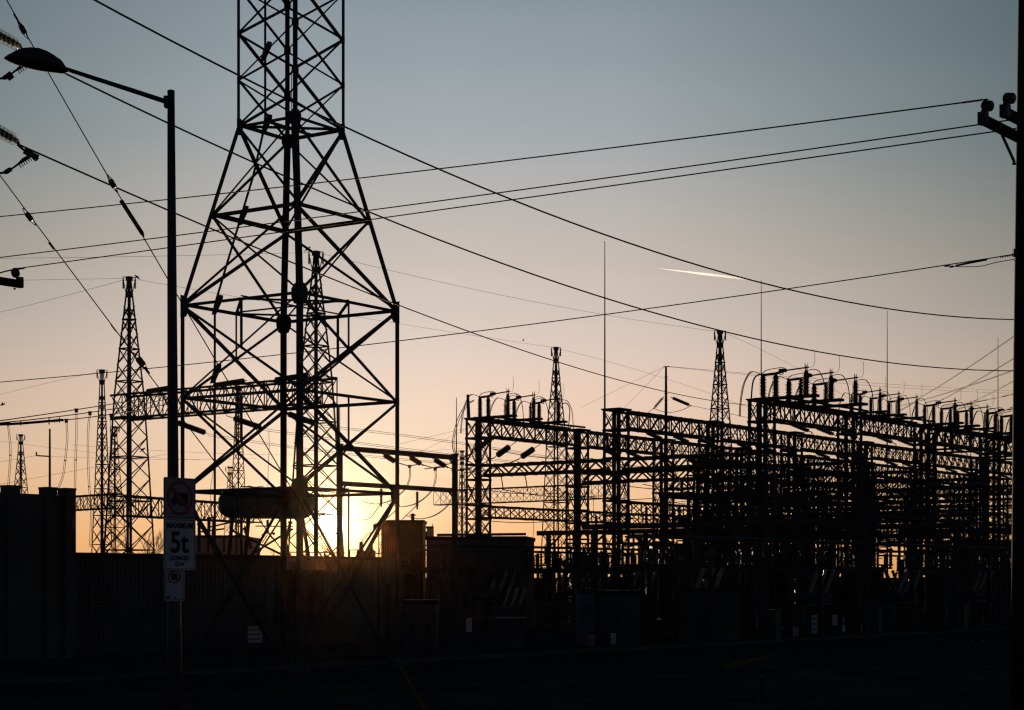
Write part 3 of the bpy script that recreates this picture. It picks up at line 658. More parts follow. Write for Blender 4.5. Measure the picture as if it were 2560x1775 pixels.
# bare trees
def bare_tree(px, Y, h, seed, label):
    rr = random.Random(seed); b_ = Vector(((px - HX) / F * Y, Y, 0)); e = empty('bare_tree', b_, 0, label, 'tree', 'bare trees far behind the left yard')
    tr_ = MB(); tr_.tube([b_, b_ + Vector((0.1, 0, h * 0.2)), b_ + Vector((0, 0.1, h * 0.42))], [0.22, 0.17, 0.12], 8); tr_.build('trunk', 'bark', e, b_)
    cr = MB()
    def grow(p, d, l, r, dep):
        q_ = p + d * l + Vector((rr.uniform(-.1, .1), rr.uniform(-.1, .1), 0)) * l
        cr.tube([p, p.lerp(q_, 0.5) + Vector((rr.uniform(-.05, .05) * l, 0, 0)), q_], [r, r * 0.8, r * 0.6], 5)
        if dep:
            for _ in range(3 if dep > 1 else 4):
                nd_ = (d + Vector((rr.uniform(-.75, .75), rr.uniform(-.75, .75), rr.uniform(-.1, .5)))).normalized(); grow(p.lerp(q_, rr.uniform(0.5, 1)), nd_, l * rr.uniform(0.55, 0.8), r * 0.55, dep - 1)
    for _ in range(6):
        a = rr.uniform(0, 6.28); grow(b_ + Vector((0, 0, h * rr.uniform(0.2, 0.42))), Vector((math.cos(a) * 0.7, math.sin(a) * 0.7, 1)).normalized(), h * 0.28, 0.08, 4)
    cr.build('crown', 'bark', e, b_)
bare_tree(338, 165, 8.2, 1, 'bare winter tree between the legs of the left gantry tower')
bare_tree(402, 160, 6.4, 2, 'small bare tree just left of the weight limit sign')
bare_tree(640, 190, 7.6, 3, 'bare tree under the round oil tank')
bare_tree(2360, 230, 5.6, 5, 'low bare tree far behind the right part of the yard')

# ================================================================== STEEL PORTAL
HA = Vector(((849 - HX) / F * 120, 120, 0)); HB = HA + U * 12.0
e = empty('steel_portal', HA, 0, 'two-post steel portal with twin crossbeams, right of the sun', 'gantry')
for c in (HA, HB):
    q = MB(); q.box(c + Vector((0, 0, 6.45)), (0.3, 0.3, 12.9), (U, V, Vector((0, 0, 1)))); q.box(c + Vector((0, 0, 12.85)), (0.42, 0.42, 0.06), (U, V, Vector((0, 0, 1)))); q.box(c + Vector((0, 0, 0.05)), (0.6, 0.6, 0.1), (U, V, Vector((0, 0, 1)))); q.build('post', 'steel', e, HA)
for z, h in ((12.62, 0.34), (10.3, 0.31)):
    q = MB(); q.bar(HA + U * 0.15 + Vector((0, 0, z)), HB - U * 0.15 + Vector((0, 0, z)), 0.26, h)
    for c, d in ((HA, U), (HB, -U)): q.bar(c + d * 0.2 + Vector((0, 0, z - 0.5)), c + d * 0.6 + Vector((0, 0, z - 0.12)), 0.1)
    q.build('crossbeam', 'steel', e, HA)
for x, y, lab in ((961, 1137, 'left'), (1026, 1143, 'middle'), (1087, 1149, 'right')):
    Yd = {'left': 122.8, 'middle': 125.2, 'right': 127.6}[lab]
    disc_string('insulator_string', P(x, y, Yd), P(x + 25, y + 16, Yd + 0.6), 0.19, 8, 'porc', 'short fat insulator string sloping below the portal top beam, %s of three' % lab, 'strings below the steel portal beam', 0.5)
    run('conductor tail between the %s portal string and the next clamp' % lab, [(x + 27, y + 17, Yd + .7), (x + 38, y + 21, Yd + .8), (x + 62, y + 27, Yd + 1.2), (x + 92, y + 22, Yd + 2)], 0.035)
for i, (x0, y0) in enumerate(((1023, 1168), (1087, 1175), (1133, 1205))):
    for k in (0, 3):
        run('%s cable of the %s looping down below the portal' % (('left', 'right')[k > 0], ('first pair', 'second pair', 'third pair')[i]), [(x0 + k, y0, 126), (x0 + k, y0 + 25, 126), (x0 - 12 + k, y0 + 55, 125.8), (x0 - 45 + k, y0 + 82, 125.4), (x0 - 85 + k, y0 + 92, 125), (x0 - 120, y0 + 84, 124.8)], 0.022, group='portal loops')
    q = MB(); c = P(x0 + 1, y0 - 2, 126); q.box(c, (0.22, 0.12, 0.2)); tag(q.build('cable_clamp', 'galv', None, c), 'dark clamp at the top of the %s of portal loops' % ('first pair', 'second pair', 'third pair')[i], 'clamp')
for i, (x, y) in enumerate(((953, 1222), (1043, 1229))):
    b_ = P(x, y, 122.6 + i * 2.4); e2 = empty('hanging_insulator', b_, 0, '%s ribbed insulator hanging under the lower portal beam' % ('left', 'right')[i], 'insulator', 'hanging portal insulators')
    MB().lathe(shed_profile(1.0, 0.12, 0.07, 9), b_, (0, 0, -1), 12).build('insulator', 'porc', e2, b_, True)
    MB().bar(b_ + Vector((0, 0, -1.0)), b_ + Vector((0, 0, -1.2)), 0.1).build('terminal', 'galv', e2, b_)
for x, y, z1, lab in ((843, 960, 0, 'taller thin rod behind the left post of the steel portal'), (849.5, 1016, 0, 'shorter thin rod behind the left post of the steel portal'), (1141, 994, 0, 'thin rod behind the right post of the steel portal')):
    Y = 131; t_ = P(x, y, Y); o_ = Vector((t_.x, t_.y, 0))
    tag(MB().tube([o_, t_ - Vector((0, 0, 3)), t_], [0.06, 0.04, 0.022], 8).build('lightning_rod', 'steel', None, o_), lab, 'lightning rod')
for i, (a, m_, b_) in enumerate((((952, 1258), (925, 1295), (892, 1300)), ((1000, 1262), (985, 1280), (960, 1302)), ((1043, 1262), (1020, 1285), (1002, 1302)))):
    run('%s slack cable above the ribbed building right of the sun' % ORD[i], [(a[0], a[1], 124), (m_[0], m_[1], 124), (b_[0], b_[1], 124)], 0.03)
for i, (x, y) in enumerate(((905, 1340), (928, 1345), (948, 1350))):
    for k in (0, 4): run('%s hoop cable over the shed roof right of the sun, %s strand' % (ORD[i], ('inner', 'outer')[k > 0]), [(x, y + 40, 119), (x + 3 - k, y + 15, 119), (x + 14, y - 2 - k, 119), (x + 26 + k, y - 8 - k, 119), (x + 44, y - 6 - k, 119)], 0.02)
for i, x in enumerate((902, 928)):
    b_ = P(x, 1377, 121); b_.z = 0; hh = ZC + 85 * 121 / F
    e2 = empty('instrument_post', b_, 0, '%s stubby insulated post just right of the sun' % ('left', 'right')[i], 'insulator post')
    MB().lathe([(0.14, 0), (0.14, hh - 0.9)], b_, (0, 0, 1), 12).build('post', 'steel', e2, b_)
    MB().lathe([(0.1, hh - 0.9), (0.3, hh - 0.7), (0.3, hh - 0.35), (0.12, hh - 0.2), (0.1, hh + 0.25), (0.05, hh + 0.3)], b_, (0, 0, 1), 14).build('head', 'porc', e2, b_)

# ================================================================== SWITCHYARD
def lattice_column(h=18.0, s=1.6):
    e = empty('lattice_column', (0, 0, 0), 0, 'x', 'steel column', 'switchyard columns'); X_, Y_, Z_ = Vector((1, 0, 0)), Vector((0, 1, 0)), Vector((0, 0, 1))
    cs = [(-1, -1), (1, -1), (1, 1), (-1, 1)]
    def cor(k, z): return Vector((cs[k][0] * s / 2, cs[k][1] * s / 2, z))
    for k in range(4):
        q = MB(); q.angle(cor(k, 0), cor(k, h), 0.25, 0.035, X_ * -cs[k][0], Y_ * -cs[k][1]); q.build('leg', 'steel', e)
    lv = [0.3, 2.3, 4.2, 6.0, 7.8, 9.3, 10.5, 12.7, 14.0, 16.3, h - 0.02]; q = MB()
    for i in range(len(lv) - 1):
        for k in range(4):
            b = (k + 1) % 4; z0, z1 = lv[i], lv[i + 1]
            q.bar(cor(k, z0), cor(b, z1), 0.12, 0.035); q.bar(cor(b, z0), cor(k, z1), 0.085, 0.035)
            q.bar(cor(k, z1), cor(b, z1), 0.13 if lv[i + 1] in (10.5, 14.0, 16.3, h - 0.02) else 0.1, 0.16)
    q.build('bracing', 'steel', e)
    q = MB(); q.box((0, 0, h + 0.03), (s + 0.25, s + 0.25, 0.1)); q.box((0, 0, 0.05), (s + 0.5, s + 0.5, 0.1)); q.build('end_plates', 'steel', e)
    return e
PCOL = Proto(lattice_column())
def local_girder(ln, depth, width, nb, name, grp, ch=0.19, br=0.1, zig=False):
    e = box_girder(name, (0, 0, 0), (ln, 0, 0), depth, width, nb, 'x', ch, br, grp, 'girder', zig)
    return Proto(e)
PG_U = local_girder(13.35, 1.55, 1.3, 8, 'upper_girder', 'upper girders along the rows')
PG_L = local_girder(13.35, 1.1, 1.0, 6, 'lower_girder', 'lower girders along the rows', 0.15, 0.085)
PG_X = local_girder(12.6, 1.05, 0.9, 10, 'cross_girder', 'cross girders between the rows', 0.24, 0.15, True)

ROWS = {'back': (0.0, list(range(0, 121, 15))), 'middle': (-14.4, list(range(0, 91, 15))), 'front': (-28.0, list(range(0, 61, 15))), 'rear': (14.4, list(range(60, 136, 15))), 'farthest': (28.8, list(range(90, 151, 15)))}
NOTE = {'back': 'back row beside the portal', 'middle': 'middle row', 'front': 'front row with biggest switches', 'rear': 'row behind the back row', 'farthest': 'farthest row of all'}
rc = random.Random(5)
for rn, (v, us) in ROWS.items():
    n = len(us)
    for i, u in enumerate(us):
        PCOL.put(Wd(u, v), YAW, 'lattice steel column, %s from left in the %s' % (ORD[i], NOTE[rn]))
        if i < n - 1:
            PG_U.put(Wd(u + 0.82, v, 18.0), YAW, 'upper lattice girder, %s from left, %s' % (ORD[i], NOTE[rn]))
            PG_L.put(Wd(u + 0.82, v, 10.5), YAW, 'lower lattice girder, %s from left, %s' % (ORD[i], NOTE[rn]))
for ra, rb, usx in (('back', 'middle', range(0, 91, 15)), ('middle', 'front', range(0, 61, 15)), ('rear', 'back', range(60, 121, 15)), ('farthest', 'rear', range(90, 136, 15))):
    for i, u in enumerate(usx):
        va, vb = ROWS[ra][0], ROWS[rb][0]; sc = (abs(va - vb) - 1.65) / 12.6
        PG_X.put(Wd(u, va - 0.82, 14.0), YAW - math.pi / 2, 'higher cross girder joining the %s and %s rows, %s from left' % (ra, rb, ORD[i]), sc=(sc, 1, 1))
        if i in (2, 5): PG_X.put(Wd(u, va - 0.82, 11.6 if i % 2 else 10.2), YAW - math.pi / 2, 'lower cross girder joining the %s and %s rows, %s from left' % (ra, rb, ORD[i]), sc=(sc, 1, 0.8))
# far gantry girder behind the back row
box_girder('far_girder', P(1143, 1225, 285) + V * 4, P(1530, 1207, 268) - V * 2, 2.3, 1.8, 14, 'faint far lattice girder seen through the first switchyard column', 0.13, 0.07)

# --- disconnect switch on its platform (local x = along the row, local -y = towards the viewer's right)
def switch(sx=1.0):
    e = empty('disconnect_switch', (0, 0, 0), 0, 'x', 'switch', 'disconnect switches on top of the rows')
    q = MB()
    for x in (-0.22, 0.22): q.bar((x, 0.6, 0.1), (x, -4.1, 0.1), 0.12, 0.24)
    for y in (0.3, -0.95, -3.2, -4.0): q.bar((-0.4, y, 0.12), (0.4, y, 0.12), 0.1, 0.2)
    q.build('base_frame', 'steel', e)
    for y in (0.0, -0.97, -3.25):
        h = 1.75 if y > -2 else 1.85
        ins = MB().lathe(shed_profile(h, 0.27, 0.15, 13), (0, y, 0.22), (0, 0, 1), 12).build('post_insulator', 'porc', e, None, True)
        MB().lathe([(0.17, 0), (0.2, 0.05), (0.13, 0.14), (0.13, 0.26), (0.05, 0.3)], (0, y, 0.2 + h), (0, 0, 1), 10).build('cap', 'galv', ins)
    q = MB(); q.tube([(0, 0.1, 2.22), (0, -0.97, 2.28), (0, -1.5, 2.42)], 0.12, 8); q.tube([(0, -1.3, 2.45), (0, -3.45, 2.62)], 0.065, 8)
    q.box((0, -1.5, 2.5), (0.24, 0.5, 0.3)); q.tube([(0, -0.97, 2.4), (0, -1.25, 2.2), (0, -1.5, 2.15), (0, -1.55, 2.35)], 0.04, 6)
    q.build('blade', 'galv', e)
    q = MB(); q.tube([(0, 0.15, 2.3), (0, -0.2, 2.62), (0, -0.75, 2.72), (0, -1.4, 2.78), (0, -1.65, 2.7)], 0.035, 6); q.build('flexible_lead', 'cable', e)
    for x in (-0.12, 0.12):
        q = MB(); q.tube([(x, -3.25, 2.2), (x, -3.25, 2.75), (x * 1.5, -3.25, 3.0)], [0.05, 0.045, 0.01], 6); q.build('arcing_horn', 'galv', e)
    q = MB(); q.tube([(0, -3.4, 2.6), (0, -3.75, 2.62), (0.0, -3.9, 3.0), (0, -3.9, 3.9), (0, -3.82, 4.1)], 0.016, 5); q.build('whip_rod', 'galv', e)
    def arc(p):
        out = []
        for i in range(len(p) - 1):
            a = Vector(p[max(i - 1, 0)]); b = Vector(p[i]); c = Vector(p[i + 1]); d = Vector(p[min(i + 2, len(p) - 1)])
            for j in range(5):
                t = j / 5; out.append(0.5 * ((2 * b) + (c - a) * t + (2 * a - 5 * b + 4 * c - d) * t * t + (3 * b - a - 3 * c + d) * t ** 3))
        out.append(Vector(p[-1])); return out
    for k in (0, 0.14):
        q = MB(); q.tube(arc([(0, 0.1, 2.3), (-0.5, 0.4, 2.5), (-1.0, 0.5, 2.2 + k), (-1.5 - k, 0.6, 1.2), (-1.9 - k, 0.6, -0.4), (-2.0 - k, 0.6, -1.6)]), 0.03, 6); q.build('jumper_lead', 'cable', e)
    q = MB(); q.tube(arc([(0, -3.3, 2.3), (0.3, -3.6, 2.45), (0.8, -3.8, 2.3), (1.3, -3.9, 1.4), (1.5, -3.9, 0.2), (1.6, -3.9, -1.5)]), 0.035, 6); q.build('jumper_lead', 'cable', e)
    return e
PSW = Proto(switch()); cnt = {}
def put_sw(rn, u, sc):
    cnt[rn] = cnt.get(rn, 0) + 1; k = cnt[rn]
    PSW.put(Wd(u, ROWS[rn][0] + 0.3, 18.06), YAW, 'ribbed three-post disconnect switch, %s from the left on top of the %s row' % (ORD[k - 1] if k <= 12 else 'last', rn), sc=(sc, sc, sc * (0.76 if sc > 1.1 else 0.9)))
for u in (0.6, 4.35, 8.1): put_sw('back', u, 0.94)
for u, sc in ((0.7, 1.16), (4.9, 1.15), (9.2, 1.14), (16.0, 0.8), (19.6, 0.8), (23.2, 0.8), (30.6, 0.9), (34.3, 0.9), (38.0, 0.9), (44.6, 1.05), (48.6, 1.05), (53.0, 1.05)): put_sw('front', u, sc)
for u, sc in ((61.0, 0.9), (66.0, 0.9), (76.0, 0.9), (81.0, 0.9)): put_sw('middle', u, sc)
# platforms under the switches
pl = 0
for rn, u0, u1 in (('back', 0.0, 12.5), ('front', 0.0, 13.2), ('front', 15.4, 26.5), ('front', 30, 42), ('front', 43.8, 58)):
    pl += 1; o_ = Wd(u0 - 0.5, ROWS[rn][0], 18.0); e = empty('switch_platform', o_, 0, 'flat dark steel platform under the switches, %s from the left' % ORD[pl - 1], 'platform', 'switch platforms')
    for k, vv in enumerate((0.75, -0.7, -2.4)):
        q = MB(); a = o_ + V * vv + Vector((0, 0, 0.0)); q.bar(a, a + U * (u1 - u0 + 0.8), 0.14, 0.16); q.build('rail', 'steel', e, o_)
    q = MB(); st = 0.0
    while st < u1 - u0:
        q = MB(); a = o_ + U * (st + 0.4) + V * -2.4 + Vector((0, 0, -0.02)); q.bar(a, a + V * 1.7 + Vector((0, 0, -1.3)), 0.08); q.build('strut', 'steel', e, o_); st += 3.6

# --- strain strings and droppers under the upper girders
def fat_string():
    e = empty('strain_insulator', (0, 0, 0), 0, 'x', 'insulator', 'strain insulators below the upper girders'); a = Vector((0, 0, 0)); ax = Vector((0, -1, -0.42)).normalized()
    for sx in (-0.17, 0.17):
        k = MB(); st = 0.155
        for i in range(9):
            z = 0.35 + i * st; k.lathe([(0.06, z), (0.07, z + 0.05), (0.17, z + 0.09), (0.165, z + 0.11), (0.06, z + 0.1), (0.06, z + st)], (sx, 0, 0), ax, 10)
        k.build('discs', 'porc', e, None, True)
    q = MB(); q.bar((0, 0, 0), ax * 0.3, 0.05); q.bar(Vector((-0.2, 0, 0)) + ax * 0.32, Vector((0.2, 0, 0)) + ax * 0.32, 0.05); q.bar(Vector((-0.2, 0, 0)) + ax * 1.78, Vector((0.2, 0, 0)) + ax * 1.78, 0.06); q.bar(ax * 1.78, ax * 2.15, 0.07)
    q.build('yoke', 'galv', e)
    return e
PFS = Proto(fat_string()); AXF = Vector((0, -1, -0.42)).normalized()
def fat_end(o): return o + (V * AXF.y + Vector((0, 0, AXF.z))) * 2.1
for rn, (v, us) in ROWS.items():
    for i, u in enumerate(us[:-1]):
        for k in range(3):
            if rn == 'back' and i == 0: continue
            o_ = Wd(u + 3.2 + 4.2 * k, v - 0.66, 16.4)
            PFS.put(o_, YAW, 'twin strain insulator under the %s row girder, %s bay from left, %s of three' % (rn, ORD[i], ORD[k]))
            if rn in ('rear', 'farthest'): continue
            a = fat_end(o_); q = MB(); n = 10; zb = rc.choice((6.8, 7.5, 10.8)); sw = rc.uniform(0.5, 1.6)
            for kk in (0, 0.22):
                q.tube([a + U * kk - V * (sw * math.sin(math.pi * j / n)) + Vector((0, 0, (zb - a.z) * j / n)) for j in range(n + 1)], 0.028, 5)
            tag(q.build('dropper_cable', 'cable', None, a), 'paired dropper cables under the %s row girder, %s bay from left, %s of three' % (rn, ORD[i], ORD[k]), 'cable', 'paired droppers')
# the three slanted strings in the first back bay, reached from the portal
for i, (xa, ya, xb, yb) in enumerate(((1232, 1092, 1188, 1128), (1273, 1117, 1244, 1138), (1334, 1122, 1305, 1142))):
    Y = 159 + i * 3
    disc_string('strain_insulator', P(xa, ya, Y), P(xb, yb, Y - 0.9), 0.28, 9, 'porc', 'fat slanted insulator below the first back row girder, %s from the left' % ORD[i], 'slanted strings by the first column', 1.3)
    wire('conductor from the portal to the %s fat slanted insulator' % ORD[i], (xb - 4, yb + 3, )[:2], Y - 1, ({0: 1062, 1: 1128, 2: 1160}[i], {0: 1172, 1: 1176, 2: 1182}[i]), 129, None, 0.035, sag=0.25)
    run('paired jumper dropping from the %s fat slanted insulator' % ORD[i], [(xb - 8, yb + 6, Y - 1), (xb - 28, yb + 18, Y - 1.5), (xb + 4, yb + 40, Y - 1), (xb + 14, yb + 85, Y)], 0.05)

# --- ground equipment
def lbox(q, *a): q.box(*a); return q
def breaker():
    e = empty('circuit_breaker', (0, 0, 0), 0, 'x', 'circuit breaker', 'circuit breakers in the yard')
    for x in (-1.5, 1.5):
        for y in (-0.7, 0.7):
            q = MB(); q.bar((x, y, 0), (x * 0.92, y * 0.9, 2.2), 0.12); q.build('leg', 'steel', e)
    q = MB(); q.box((0, 0, 2.25), (3.5, 1.7, 0.18)); q.box((-2.1, 0, 1.5), (0.6, 1.0, 1.6)); q.build('frame', 'tank', e)
    for x in (-1.2, 0, 1.2):
        q = MB(); q.lathe([(0.05, 0), (0.3, 0.05), (0.36, 0.15), (0.36, 1.65), (0.3, 1.75), (0.05, 1.8)], (x, 0.9, 2.75), (0, -1, 0), 14); t_ = q.build('pole_tank', 'tank', e, None, True)
        for s in (-1, 1):
            ax = Vector((0, s * 0.42, 1)).normalized(); MB().lathe(shed_profile(1.9, 0.17, 0.1, 13), (x, s * 0.45, 3.0), ax, 10).build('bushing', 'grey_porc' if s < 0 else 'porc', t_, None, True)
    return e
def stand_switch():
    e = empty('switch_stand', (0, 0, 0), 0, 'x', 'switch stand', 'switch stands in the yard')
    for x in (-2.6, 2.6):
        q = MB(); q.bar((x, 0, 0), (x, 0, 4.6), 0.24); q.bar((x, 0, 3.9), (x * 0.75, 0, 4.6), 0.1); q.build('post', 'steel', e)
    q = MB(); q.bar((-3.1, 0, 4.72), (3.1, 0, 4.72), 0.26, 0.24)
    for x in (-2.2, 0, 2.2): q.bar((x, -1.1, 4.92), (x, 1.1, 4.92), 0.16, 0.16)
    q.build('beam', 'steel', e)
    for x in (-2.2, 0, 2.2):
        for y in (-0.95, 0.95):
            MB().lathe(shed_profile(1.25, 0.15, 0.08, 9), (x, y, 5.0), (0, 0, 1), 10).build('post_insulator', 'porc', e, None, True)
        q = MB(); q.tube([(x, -1.2, 6.3), (x, 1.2, 6.33)], 0.055, 6); q.box((x, -0.95, 6.35), (0.2, 0.25, 0.16)); q.build('blade', 'galv', e)
    q = MB(); q.tube([(2.85, 0, 0.9), (2.85, 0, 4.7)], 0.035, 6); q.box((2.85, -0.1, 1.2), (0.25, 0.2, 0.35)); q.build('crank_rod', 'galv', e)
    return e
def bus_support():
    e = empty('bus_support', (0, 0, 0), 0, 'x', 'bus support', 'bus supports in the yard')
    q = MB(); q.bar((0, 0, 0), (0, 0, 5.2), 0.2); q.bar((-0.9, 0, 5.2), (0.9, 0, 5.2), 0.14); q.build('post', 'steel', e)
    for x in (-0.75, 0.75): MB().lathe(shed_profile(1.3, 0.15, 0.08, 9), (x, 0, 5.28), (0, 0, 1), 10).build('post_insulator', 'porc', e, None, True)
    q = MB(); q.tube([(-0.75, 0, 6.65), (0.75, 0, 6.65)], 0.06, 6); q.build('busbar', 'galv', e)
    return e
def inst_tr():
    e = empty('instrument_transformer', (0, 0, 0), 0, 'x', 'transformer', 'instrument transformers in the yard')
    q = MB(); q.bar((0, 0, 0), (0, 0, 2.6), 0.34); q.box((0, 0, 2.7), (0.7, 0.7, 0.5)); q.build('pedestal', 'steel', e)
    MB().lathe(shed_profile(2.3, 0.24, 0.15, 16), (0, 0, 2.95), (0, 0, 1), 12).build('insulator', 'porc', e, None, True)
    MB().lathe([(0.16, 0), (0.32, 0.06), (0.34, 0.5), (0.26, 0.68), (0.05, 0.74)], (0, 0, 5.22), (0, 0, 1), 12).build('head', 'tank', e, None, True)
    q = MB(); q.tube([(0, 0, 5.7), (0.25, 0, 6.0), (0.5, 0, 6.6), (0.3, 0, 7.6)], 0.03, 5); q.build('lead', 'cable', e)
    return e
def cabinet():
    e = empty('control_cabinet', (0, 0, 0), 0, 'x', 'cabinet', 'control cabinets in the yard')
    c = MB().box((0, 0, 1.05), (1.3, 0.7, 1.9)).box((0, 0, 2.05), (1.42, 0.82, 0.1)).build('case', 'tank', e)
    d = MB().box((0, -0.37, 1.05), (1.1, 0.04, 1.6)).build('door', 'galv', e); MB().box((0.4, -0.41, 1.1), (0.04, 0.04, 0.2)).build('handle', 'dark', d)
    return e
EQ = {k: Proto(f()) for k, f in (('breaker', breaker), ('stand', stand_switch), ('bus', bus_support), ('it', inst_tr), ('cab', cabinet))}
NM = {'breaker': 'three-tank circuit breaker', 'stand': 'two-post switch stand', 'bus': 'T-shaped bus support', 'it': 'tall instrument transformer', 'cab': 'small control cabinet'}
LANES = (('behind the back row', 7.2, range(-1, 2)), ('between the back and middle rows', -7.4, range(-1, 4)), ('between the middle and front rows', -21.2, range(-1, 3)), ('in front of the front row', -36.0, range(-2, 2)))
for lname, v, ks in LANES:
    n_of = {}
    for k in ks:
        base = k * 15.0
        plan = [('stand', 2.6, 0.4, 0), ('breaker', 7.6, rc.uniform(-.5, .5), 0), ('stand', 12.4, -0.3, 0), ('it', 4.9, 2.3, 0), ('it', 5.1, -2.2, 0), ('bus', 10.0, 2.6, math.pi / 2), ('bus', 10.1, -2.6, math.pi / 2), ('cab', 9.2, -4.2, -math.pi / 2)]
        for kind, du, dv, rz in plan:
            n_of[kind] = n_of.get(kind, 0) + 1; j = n_of[kind]
            if j > 12 and kind in ('stand', 'it', 'bus') and k > 4: continue
            od = ORD[j - 1] if j <= 12 else {13: 'thirteenth', 14: 'fourteenth', 15: 'fifteenth', 16: 'sixteenth'}.get(j, 'last')
            o_ = Wd(base + du, v + dv)
            EQ[kind].put(o_, YAW + rz, '%s %s, %s from left' % (NM[kind], lname, od))
# rigid buses on the lanes
for lname, v, u0, u1 in (('between the back and middle rows', -7.4, -14, 96), ('between the middle and front rows', -21.2, -14, 70), ('behind the back row', 7.2, 0, 90), ('in front of the front row', -36.0, -28, 50)):
    for k, dv in enumerate((-2.2, 0, 2.2)):
        a = Wd(u0, v + dv, 6.72 + 0.02 * k); q = MB(); q.tube([a, Wd(u1, v + dv, 6.72 + 0.02 * k)], 0.06, 8)
        tag(q.build('busbar', 'galv', None, a), 'long rigid pipe bus %s, %s of three' % (lname, ('nearest', 'middle', 'farthest')[k]), 'busbar', 'rigid pipe buses')
# heavy low portals crossing the lanes
kp = 0
for v0, v1, us in ((-0.9, -13.6, (7.5, 22.5, 37.5)), (-15.2, -27.2, (-6, 7.5, 22.5, 37.5)), (-29, -42, (-8, 7.5, 22.5))):
    for i, u in enumerate(us):
        kp += 1; a = Wd(u, v0); b_ = Wd(u, v1); lane = ('back and middle rows', 'middle and front rows', 'front row and the fence')[0 if v0 > -2 else 1 if v0 > -20 else 2]
        e = empty('bus_portal', a, 0, 'heavy low tube portal between %s, %s from left' % (lane, ORD[i]), 'gantry', 'low tube portals')
        for c in (a - V * 1.2, b_ + V * 1.2):
            q = MB(); q.bar(c, c + Vector((0, 0, 8.0)), 0.36); q.box(c + Vector((0, 0, 0.05)), (0.7, 0.7, 0.1), (U, V, Vector((0, 0, 1)))); q.build('post', 'steel', e, a)
        q = MB(); q.bar(a + Vector((0, 0, 8.2)), b_ + Vector((0, 0, 8.2)), 0.34, 0.42); q.bar(a - V * 1.2 + Vector((0, 0, 6.9)), a - V * 2.6 + Vector((0, 0, 8.0)), 0.14); q.bar(b_ + V * 1.2 + Vector((0, 0, 6.9)), b_ + V * 2.6 + Vector((0, 0, 8.0)), 0.14); q.build('beam', 'steel', e, a)
        for t in (0.25, 0.5, 0.75):
            p = a.lerp(b_, t) + Vector((0, 0, 8.41)); MB().lathe(shed_profile(1.25, 0.16, 0.09, 9), p, (0, 0, 1), 10).build('post_insulator', 'porc', e, a, True)
            p = a.lerp(b_, t + 0.06) + Vector((0, 0, 7.99)); MB().lathe(shed_profile(1.1, 0.14, 0.08, 8), p, (0, 0, -1), 10).build('hanging_insulator', 'porc', e, a, True)
# double-deck insulator frames standing inside the bays
def deck_frame():
    e = empty('deck_frame', (0, 0, 0), 0, 'x', 'steel frame', 'double-deck insulator frames')
    for x in (-5, 0, 5):
        for y in (-1.2, 1.2): q = MB(); q.bar((x, y, 0), (x, y, 11.0), 0.24); q.build('post', 'steel', e)
    for z in (7.9, 10.9):
        q = MB()
        for y in (-1.2, 1.2): q.bar((-5.6, y, z), (5.6, y, z), 0.18, 0.34)
        for x in (-5, -2.5, 0, 2.5, 5): q.bar((x, -1.7, z + 0.2), (x, 1.7, z + 0.2), 0.18)
        q.build('deck', 'steel', e)
    for x in (-3.8, -1.3, 1.3, 3.8):
        for y in (-1.0, 1.0): MB().lathe(shed_profile(1.5, 0.27, 0.17, 9), (x, y, 8.15), (0, 0, 1), 10).build('post_insulator', 'porc', e, None, True)
        q = MB(); q.tube([(x, -1.3, 9.75), (x, 1.3, 9.8)], 0.07, 6); q.box((x, 0, 9.0), (0.5, 0.4, 0.7)); q.build('blade', 'galv', e)
        MB().lathe(shed_profile(1.2, 0.22, 0.13, 8), (x, 0.2, 11.1), (0, 0, 1), 10).build('post_insulator', 'porc', e, None, True)
    q = MB()
    for x in (-5, 0):
        for y in (-1.2, 1.2): q.bar((x, y, 5.0), (x + 5, y, 7.7), 0.09); q.bar((x + 5, y, 5.0), (x, y, 7.7), 0.09)
    q.build('cross_braces', 'steel', e)
    return e
PDF = Proto(deck_frame())
for rn, off, us in (('middle', -4.2, (7.5, 22.5)), ('front', 4.6, (8.0,))):
    for i, u in enumerate(us): PDF.put(Wd(u, ROWS[rn][0] + off), YAW, 'double-deck insulator frame %s the %s row, %s from left' % ('before' if off < 0 else 'behind', rn, ORD[i]))
# low equipment in front of the switch house
for i, (u, v) in enumerate(((-38, -22.5), (-34.5, -24), (-31, -22), (-27.5, -24), (-24, -22.5), (-20.5, -24.5), (-17, -23))):
    kind = ('bus', 'it', 'bus', 'breaker')[i % 4]; EQ[kind].put(Wd(u, v), YAW, '%s in front of the long switch house, %s from left' % (NM[kind], ORD[i]), sc=(0.72, 0.72, 0.72))
def thin_post():
    e = empty('insulated_post', (0, 0, 0), 0, 'x', 'insulator post', 'thin insulated posts in the yard')
    q = MB(); q.tube([(0, 0, 0), (0, 0, 6.4)], 0.09, 8); q.box((0, 0, 0.05), (0.4, 0.4, 0.1)); q.build('post', 'steel', e)
    MB().lathe(shed_profile(1.5, 0.15, 0.08, 11), (0, 0, 6.4), (0, 0, 1), 10).build('post_insulator', 'porc', e, None, True)
    q = MB(); q.tube([(0, 0, 7.9), (0.2, 0, 8.8), (0.35, 0, 10.0), (0.2, 0, 11.4)], 0.025, 5); q.tube([(-0.5, 0, 7.95), (0.5, 0, 7.95)], 0.05, 6); q.build('lead', 'cable', e)
    return e
PTP = Proto(thin_post()); rp = random.Random(21)
